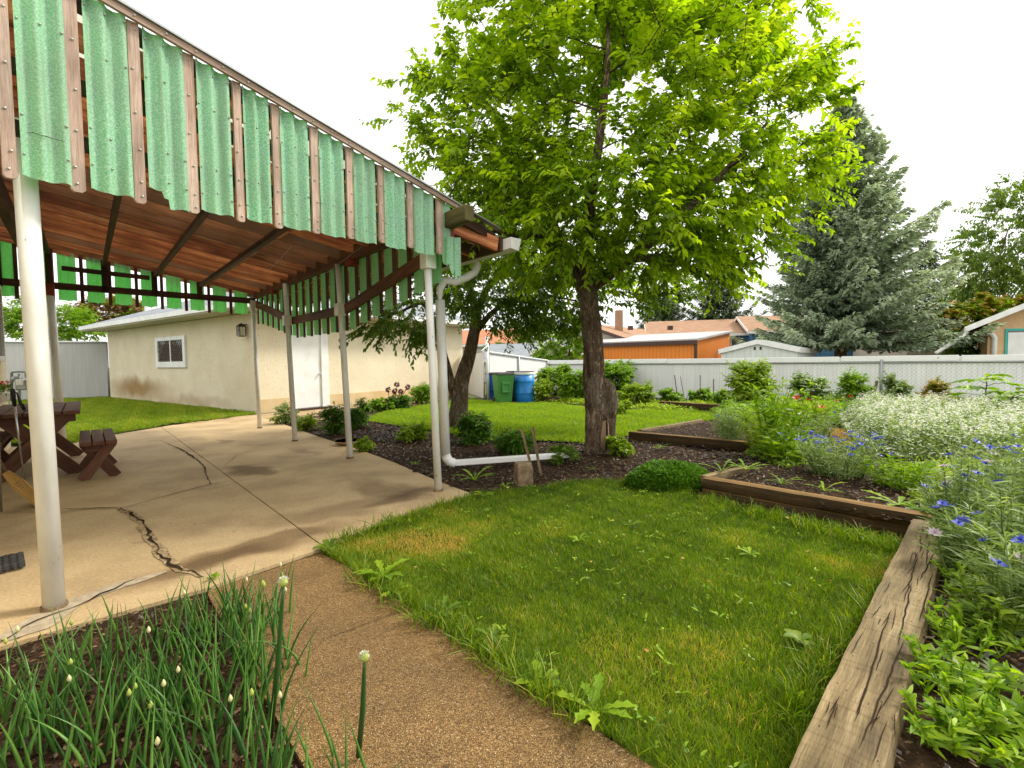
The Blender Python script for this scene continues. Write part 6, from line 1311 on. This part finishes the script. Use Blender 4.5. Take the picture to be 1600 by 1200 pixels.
# ================================================================== FLOWER GARDEN
def flowerhead(lb, p, up, r, n, mi, rnd=None):
    up = nrm(up); x = nrm(np.cross(up, V3(.3, .9, .1))); y = np.cross(up, x); a = np.arange(n)*6.283/n+rng.random()*6
    t = x*np.cos(a)[:, None]+y*np.sin(a)[:, None]+up*.25; lb.cards(np.repeat(p[None], n, 0), t, np.repeat(up[None], n, 0), r*(.8+.4*rng.random(n)), r*.55, rng.random(n) if rnd is None else np.full(n, rnd), mi, -.1)
    t2 = t*.4+up*.8; lb.cards(np.repeat(p[None], n, 0), t2, t, r*.5, r*.25, rng.random(n)*.3, mi)
def herb(name, label, cx, cy, z, R_, h, ns, leafL=.07, leafW=.009, lmat='lf_silver', nf=0, fmat='blue', fr=.02, cat='flower', grp='plants in the flower garden', nl=16, spread=.35, pet=9, bushy=0., f2=None):
    c = V3(cx, cy, z); r = empty(name, c, label, cat, grp); lb = LB(); fl_ = LB(); a = rng.random(ns)*6.283; q = np.sqrt(rng.random(ns))*R_; base = np.stack([cx+q*np.cos(a)*.6, cy+q*np.sin(a)*.6, np.full(ns, z)], 1)
    hh = h*(.6+.45*rng.random(ns)); tip = np.stack([cx+q*np.cos(a)*1.1+rng.normal(size=ns)*spread*h*.25, cy+q*np.sin(a)*1.1+rng.normal(size=ns)*spread*h*.25, z+hh], 1)
    mid = (base+tip)/2+V3(0, 0, 1)*(hh*.08)[:, None]; lb.twig(base, mid, .0035, 0, .003); lb.twig(mid, tip, .003, 0, .0016)
    k = rng.random((ns, nl)).ravel(); i = np.repeat(np.arange(ns), nl); pos = np.where((k < .5)[:, None], base[i]+(mid[i]-base[i])*(k*2)[:, None], mid[i]+(tip[i]-mid[i])*(k*2-1)[:, None]); N = len(i)
    t = nrm(sph(N)*V3(1, 1, .4)+V3(0, 0, .55)); L_ = leafL*(1.15-.6*k)*(.6+.8*rng.random(N))
    if leafW < leafL*.25: lb.blades(pos, t, L_, leafW*(.7+.6*rng.random(N)), nrm(sph(N)*V3(1, 1, .2)+V3(0, 0, -.6))*.4, None, 0, 3)
    else: lb.leaves(pos, t, V3(0, 0, 1)+sph(N)*.4, L_, L_*leafW/leafL, .2, .35, None, 0)
    lb.build('foliage', M[lmat], r)
    if nf:
        idx = rng.permutation(ns)[:nf]; idx = list(idx)+list(rng.integers(0, ns, max(0, nf-ns)))
        for j, ii in enumerate(idx):
            if nf <= 10: fl_ = LB()
            p = tip[ii]+(rng.normal(size=3)*.03*h if j >= ns else 0)+V3(0, 0, .01); flowerhead(fl_, p, V3(rng.normal()*.35, rng.normal()*.35-.1, 1), fr*(.7+.5*rng.random()), pet, 1 if (f2 and rng.random() < .16) else 0)
            if nf <= 10: fl_.build('flower', [M[fmat]]+([M[f2]] if f2 else []), r)
        if nf > 10: fl_.build('blossoms', [M[fmat]]+([M[f2]] if f2 else []), r)
    return r
def atp(u, v, z=.1): p = P(u, v, z); return p[0], p[1]
x, y = atp(1345, 752, .12); herb('cornflower_plant', 'round bush of blue cornflowers with silvery leaves in the middle of the raised bed', x, y+.28, .1, .34, .38, 120, .10, .008, 'lf_silver', 60, 'blue', .028)
x, y = atp(1440, 768, .12); herb('leafy_herb', 'yellow green narrow leaved plant right of the round cornflower bush', x, y+.2, .1, .26, .24, 60, .09, .010, 'lf_fresh', 3, 'blue', .02)
for i, (u, v, hh, lb_) in enumerate([(1500, 860, .50, 'tall blue cornflowers just behind the timber corner'), (1560, 850, .58, 'tall cornflowers with pale pink heads at the right edge'), (1590, 930, .52, 'silvery cornflower stems at the far right beside the timber'), (1530, 905, .40, 'leafy cornflower stems leaning toward the timber'), (1600, 800, .52, 'cornflowers with deep blue heads in front of the white flowers'), (1530, 800, .46, 'cornflowers with pale violet heads left of the right edge'), (1630, 860, .56, 'cornflowers reaching past the right edge'), (1575, 985, .42, 'silvery stems above the jagged leaved plant at the right edge'), (1495, 850, .36, 'wispy silvery stems spilling over the end of the big timber'), (1505, 905, .30, 'short wispy stems leaning over the big timber')]):
    x, y = atp(u, v, .1); herb('cornflower_plant', lb_, x, y, .1, .13, hh, 30, .12, .0085, 'lf_silver', 8 if i not in (2, 3) else 2, 'blue', .032, nl=24, f2='pink', grp='tall cornflowers by the timber')
for (u, v, L_, h_, lm, lb_) in [(1530, 930, .08, .14, 'lf_fresh', 'low pointed leaved weeds along the big timber, upper'), (1505, 1010, .08, .14, 'lf_fresh', 'low pointed leaved weeds along the big timber, middle'), (1490, 1085, .08, .14, 'lf_fresh', 'low pointed leaved weeds along the big timber, lower'), (1500, 1170, .08, .12, 'lf_fresh', 'bright weeds at the very bottom beside the big timber'), (1560, 1000, .10, .22, 'lf_second', 'mixed green foliage right of the jagged plant'), (1530, 1150, .08, .15, 'lf_fresh', 'leafy ground weeds in the bottom right corner')]:
    x, y = atp(u, v, .1); herb('leafy_weed', lb_, x, y, .1, .15, h_, 17, L_*.72, .014, lm, 0, cat='weed', nl=18, grp='leafy weeds along the big timber')
# white flowering mass: one carpet nobody could count
def carpet(name, label, pix, z, h, dens, lmat, fmat, fr, fd, leafL=.06, leafW=.02, hf=None):
    poly = [tuple(P(u, v, z)[:2]) for u, v in pix]; x, y = scatter(poly, dens); n = len(x); e = np.clip(edge_d(x, y, poly)/.25, .25, 1.); H_ = h*e*(.75+.3*NZ(x, y, 3.)); zz = z+H_*rng.random(n)**.6
    p = np.stack([x, y, zz], 1); t = nrm(sph(n)*V3(1, 1, .5)+V3(0, 0, .5)); lb = LB(); lb.leaves(p, t, V3(0, 0, 1)+sph(n)*.5, leafL*(.6+.7*rng.random(n)), leafW, .2, .3, None, 0)
    m = int(n*.1); lb.twig(np.stack([x[:m], y[:m], np.full(m, z)], 1), p[:m], .003, 0, .002)
    xf, yf = scatter(poly, fd); kf = (NZ(xf, yf, 4.5)+.5*NZ(xf+3, yf, 11.)+rng.normal(size=len(xf))*.25) > -.12; xf = xf[kf]; yf = yf[kf]; nf = len(xf); e = np.clip(edge_d(xf, yf, poly)/.25, .25, 1.); zf = z+h*e*(.75+.3*NZ(xf, yf, 3.))*(.75+.45*rng.random(nf))+.01
    for q in range(5):
        a = q*1.2566+rng.random(nf)*.4; tt = np.stack([np.cos(a), np.sin(a), np.full(nf, .25)], 1)+sph(nf)*.3; lb.cards(np.stack([xf, yf, zf], 1), tt, V3(0, -.3, 1)+sph(nf)*.3, fr, fr*.8, None, 1, -.1)
    o = lb.build(name, [M[lmat], M[fmat]]); tag(o, label, 'flowers', kind='stuff'); return o
carpet('white_flowers', 'wide carpet of small white flowers filling the middle of the garden', [(1330, 690), (1400, 722), (1480, 726), (1600, 735), (1750, 720), (1700, 650), (1480, 645), (1340, 640), (1310, 655)], .1, .40, 2300, 'lf_silver', 'whitep', .014, 1650)
carpet('garden_greens', 'mixed low green plants between the white flowers and the fence', [(1130, 660), (1250, 672), (1330, 660), (1500, 650), (1750, 655), (1600, 622), (1400, 626), (1200, 634), (1110, 640)], .03, .30, 900, 'lf_fresh', 'whitep', .012, 40, .09, .035)
carpet('garden_greens', 'low green leafy plants in the back corner of the raised bed', [(1165, 712), (1230, 735), (1290, 725), (1300, 690), (1220, 682), (1180, 692)], .1, .14, 2600, 'lf_second', 'whitep', .01, 30, .05, .025)
carpet('garden_greens', 'ground covering leaves right of the cornflower bush', [(1420, 780), (1480, 800), (1620, 790), (1640, 735), (1480, 728), (1400, 730)], .1, .16, 2200, 'lf_lime', 'whitep', .01, 30, .06, .018)
carpet('garden_greens', 'weedy strip of leaves below the fence left of the middle bed', [(985, 640), (1040, 646), (1130, 640), (1130, 628), (1010, 630), (940, 634), (840, 630), (840, 624), (985, 626)], .0, .14, 500, 'lf_lime', 'whitep', .01, 8, .07, .05)
carpet('red_sedum', 'low orange red ground cover in the middle of the garden', [(1262, 684), (1330, 700), (1350, 680), (1290, 668)], .1, .08, 2600, 'lf_rust', 'litter', .008, 60, .04, .015)
x, y = atp(1212, 712, .1)
# tall feathery plant: several tiers
herb('feathery_plant', 'tall bright feathery plant standing above the garden bed', x, y, .1, .26, .84, 34, .15, .024, 'lf_fresh', 0, nl=24, cat='plant', spread=.6)
x, y = atp(1190, 700, .1); herb('feathery_plant', 'shorter feathery plant left of the tallest one', x, y, .1, .25, .45, 70, .10, .007, 'lf_lime', 0, nl=26, cat='plant')
x, y = atp(1150, 690, .1); herb('feathery_plant', 'silvery feathery plant at the right end of the mossy timber', x, y+.2, .1, .24, .42, 60, .10, .007, 'lf_silver', 2, 'blue', .03, nl=24, cat='plant')
x, y = atp(1232, 725, .1); herb('leafy_plant', 'broad leaved plant with dry stalks at the foot of the tall feathery plant', x, y+.1, .1, .24, .30, 22, .12, .05, 'lf_fresh', 2, 'blue', .03, nl=8, cat='plant')
x, y = atp(1290, 668, .1); herb('poppy_plant', 'red poppies on bright ferny foliage behind the orange ground cover', x, y+.6, .08, .42, .42, 110, .10, .02, 'lf_lime', 6, 'redp', .075, nl=20, cat='plant', pet=5)
x, y = atp(1290, 690, .1); herb('cornflower_plant', 'pale blue flowers among dry yellow stalks left of the white carpet', x, y+.3, .1, .3, .36, 60, .09, .008, 'lf_silver', 8, 'blue', .02, cat='flower')
x, y = atp(1345, 652, .1); herb('poppy_plant', 'single red poppy beside the upright bush', x, y+.3, .1, .08, .46, 8, .08, .02, 'lf_silver', 2, 'redp', .045, cat='plant', pet=5)
x, y = atp(1225, 650, .05); herb('cornflower_plant', 'blue flowered stem between the rounded bush and the feathery plant', x-.3, y, .05, .1, .62, 12, .08, .01, 'lf_fresh', 2, 'blue', .05)
x, y = atp(1480, 650, .1); herb('garden_flower', 'yellow and orange flushed foliage behind the white carpet', x, y+.2, .1, .45, .34, 80, .08, .03, 'lf_rust', 8, 'whitep', .02, cat='plant')
x, y = atp(1580, 660, .1); herb('garden_flower', 'dusky pink flowers at the right edge behind the white carpet', x, y+.2, .1, .25, .36, 50, .08, .02, 'lf_second', 14, 'purple', .03, cat='plant')
# big angular leaved plants by the fence (right)
def angelica(label, u, v, vt, tilt, n=9, L=.5):
    b = P(u, v, .05); z1 = PY(u, vt, b[1])[2]; r = empty('broadleaf_plant', b, label, 'plant', 'plants in the flower garden'); lb = LB(); top = V3(b[0]+tilt, b[1], z1); tm = MB(); pts = [b+(top-b)*i/6+V3(rng.normal()*.01, 0, 0) for i in range(7)]; tm.tube(pts, [.014, .013, .012, .011, .010, .008, .006], 7)
    for i in range(n):
        k = .45+.55*i/(n-1); c = b+(top-b)*k; a = 2.4*i; d = V3(math.cos(a), math.sin(a)*.8, .25); e = c+d*L*.55*(1.2-k*.5); tm.tube([c, (c+e)/2+V3(0, 0, .02), e], [.006, .005, .004], 5)
        m = 5; t = np.array([nrm(d*V3(1, 1, 0)+V3(math.cos(a+q), math.sin(a+q), 0)*.9) for q in np.linspace(-1.6, 1.6, m)]); lb.leaves(np.repeat(e[None], m, 0), t, V3(0, 0, 1)+sph(m)*.15, L*(.55+.2*rng.random(m)), L*.30, .15, .2, None, 0)
    tm.build('stem', M['lf_deep'], r, smooth=True); lb.build('leaves', M['lf_fresh'], r)
angelica('tall plant with flat broad top leaves in front of the fence near the right edge', 1540, 655, 590, -.02)
angelica('leaning plant with dark angular stems at the right edge by the fence', 1560, 660, 612, .30)
# tall purple headed alliums by the garage
c = P(610, 640); r = empty('allium_plant', c, 'dusky purple flower heads on bare stems against the garage wall', 'flower', G3); sm = MB(); lb = LB()
for (u, v) in [(607, 609), (620, 601), (617, 611), (637, 605), (626, 612)]:
    q = PY(u, v, c[1]); b = c+V3(rng.normal()*.04, 0, 0); sm.tube([b, (b+q)/2+V3(.02, 0, 0), q], .008, 5); n = 60; t = sph(n); lb = LB(); lb.cards(q+t*.02, t, sph(n), .07, .03); lb.build('flower_head', M['purple'], r)
sm.build('stems', M['purple'], r); yard('lily_plant', 'dark leafy clump under the purple flower heads', 622, 640, 17, 618, 'lf_deep', 26, .09, .04, G3)
# stakes
for i, (u, vb, ut, vt, w, lb_) in enumerate([(1060, 618, 1054, 586, .012, 'thin dark stake leaning left by the fence'), (1071, 617, 1063, 588, .008, 'thin wire stake right of the leaning dark one'), (1094, 617, 1094, 586, .010, 'upright thin stake left of the grey fence post'), (1115, 622, 1115, 592, .012, 'thin stake just right of the grey fence post'), (1362, 622, 1370, 595, .03, 'pale wooden stake leaning right near the poppies'), (1392, 622, 1397, 585, .03, 'tall wooden stake behind the white flowers'), (1560, 610, 1546, 582, .014, 'thin dark stake leaning left at the right edge')]):
    s0 = P(u, 640 if u > 1200 else 632, 0); Yk = s0[1]; a = PY(u, vb, Yk); a[2] = 0; b = PY(ut, vt, Yk); o = MB().bar(a, b, w*1.6, w*1.2, up=(0, 1, 0)).build('stake', M['timber' if w > .02 else 'greydk'], base=a); tag(o, lb_, 'stake', 'stakes by the garden fence')
for me in bpy.data.meshes: me.update()
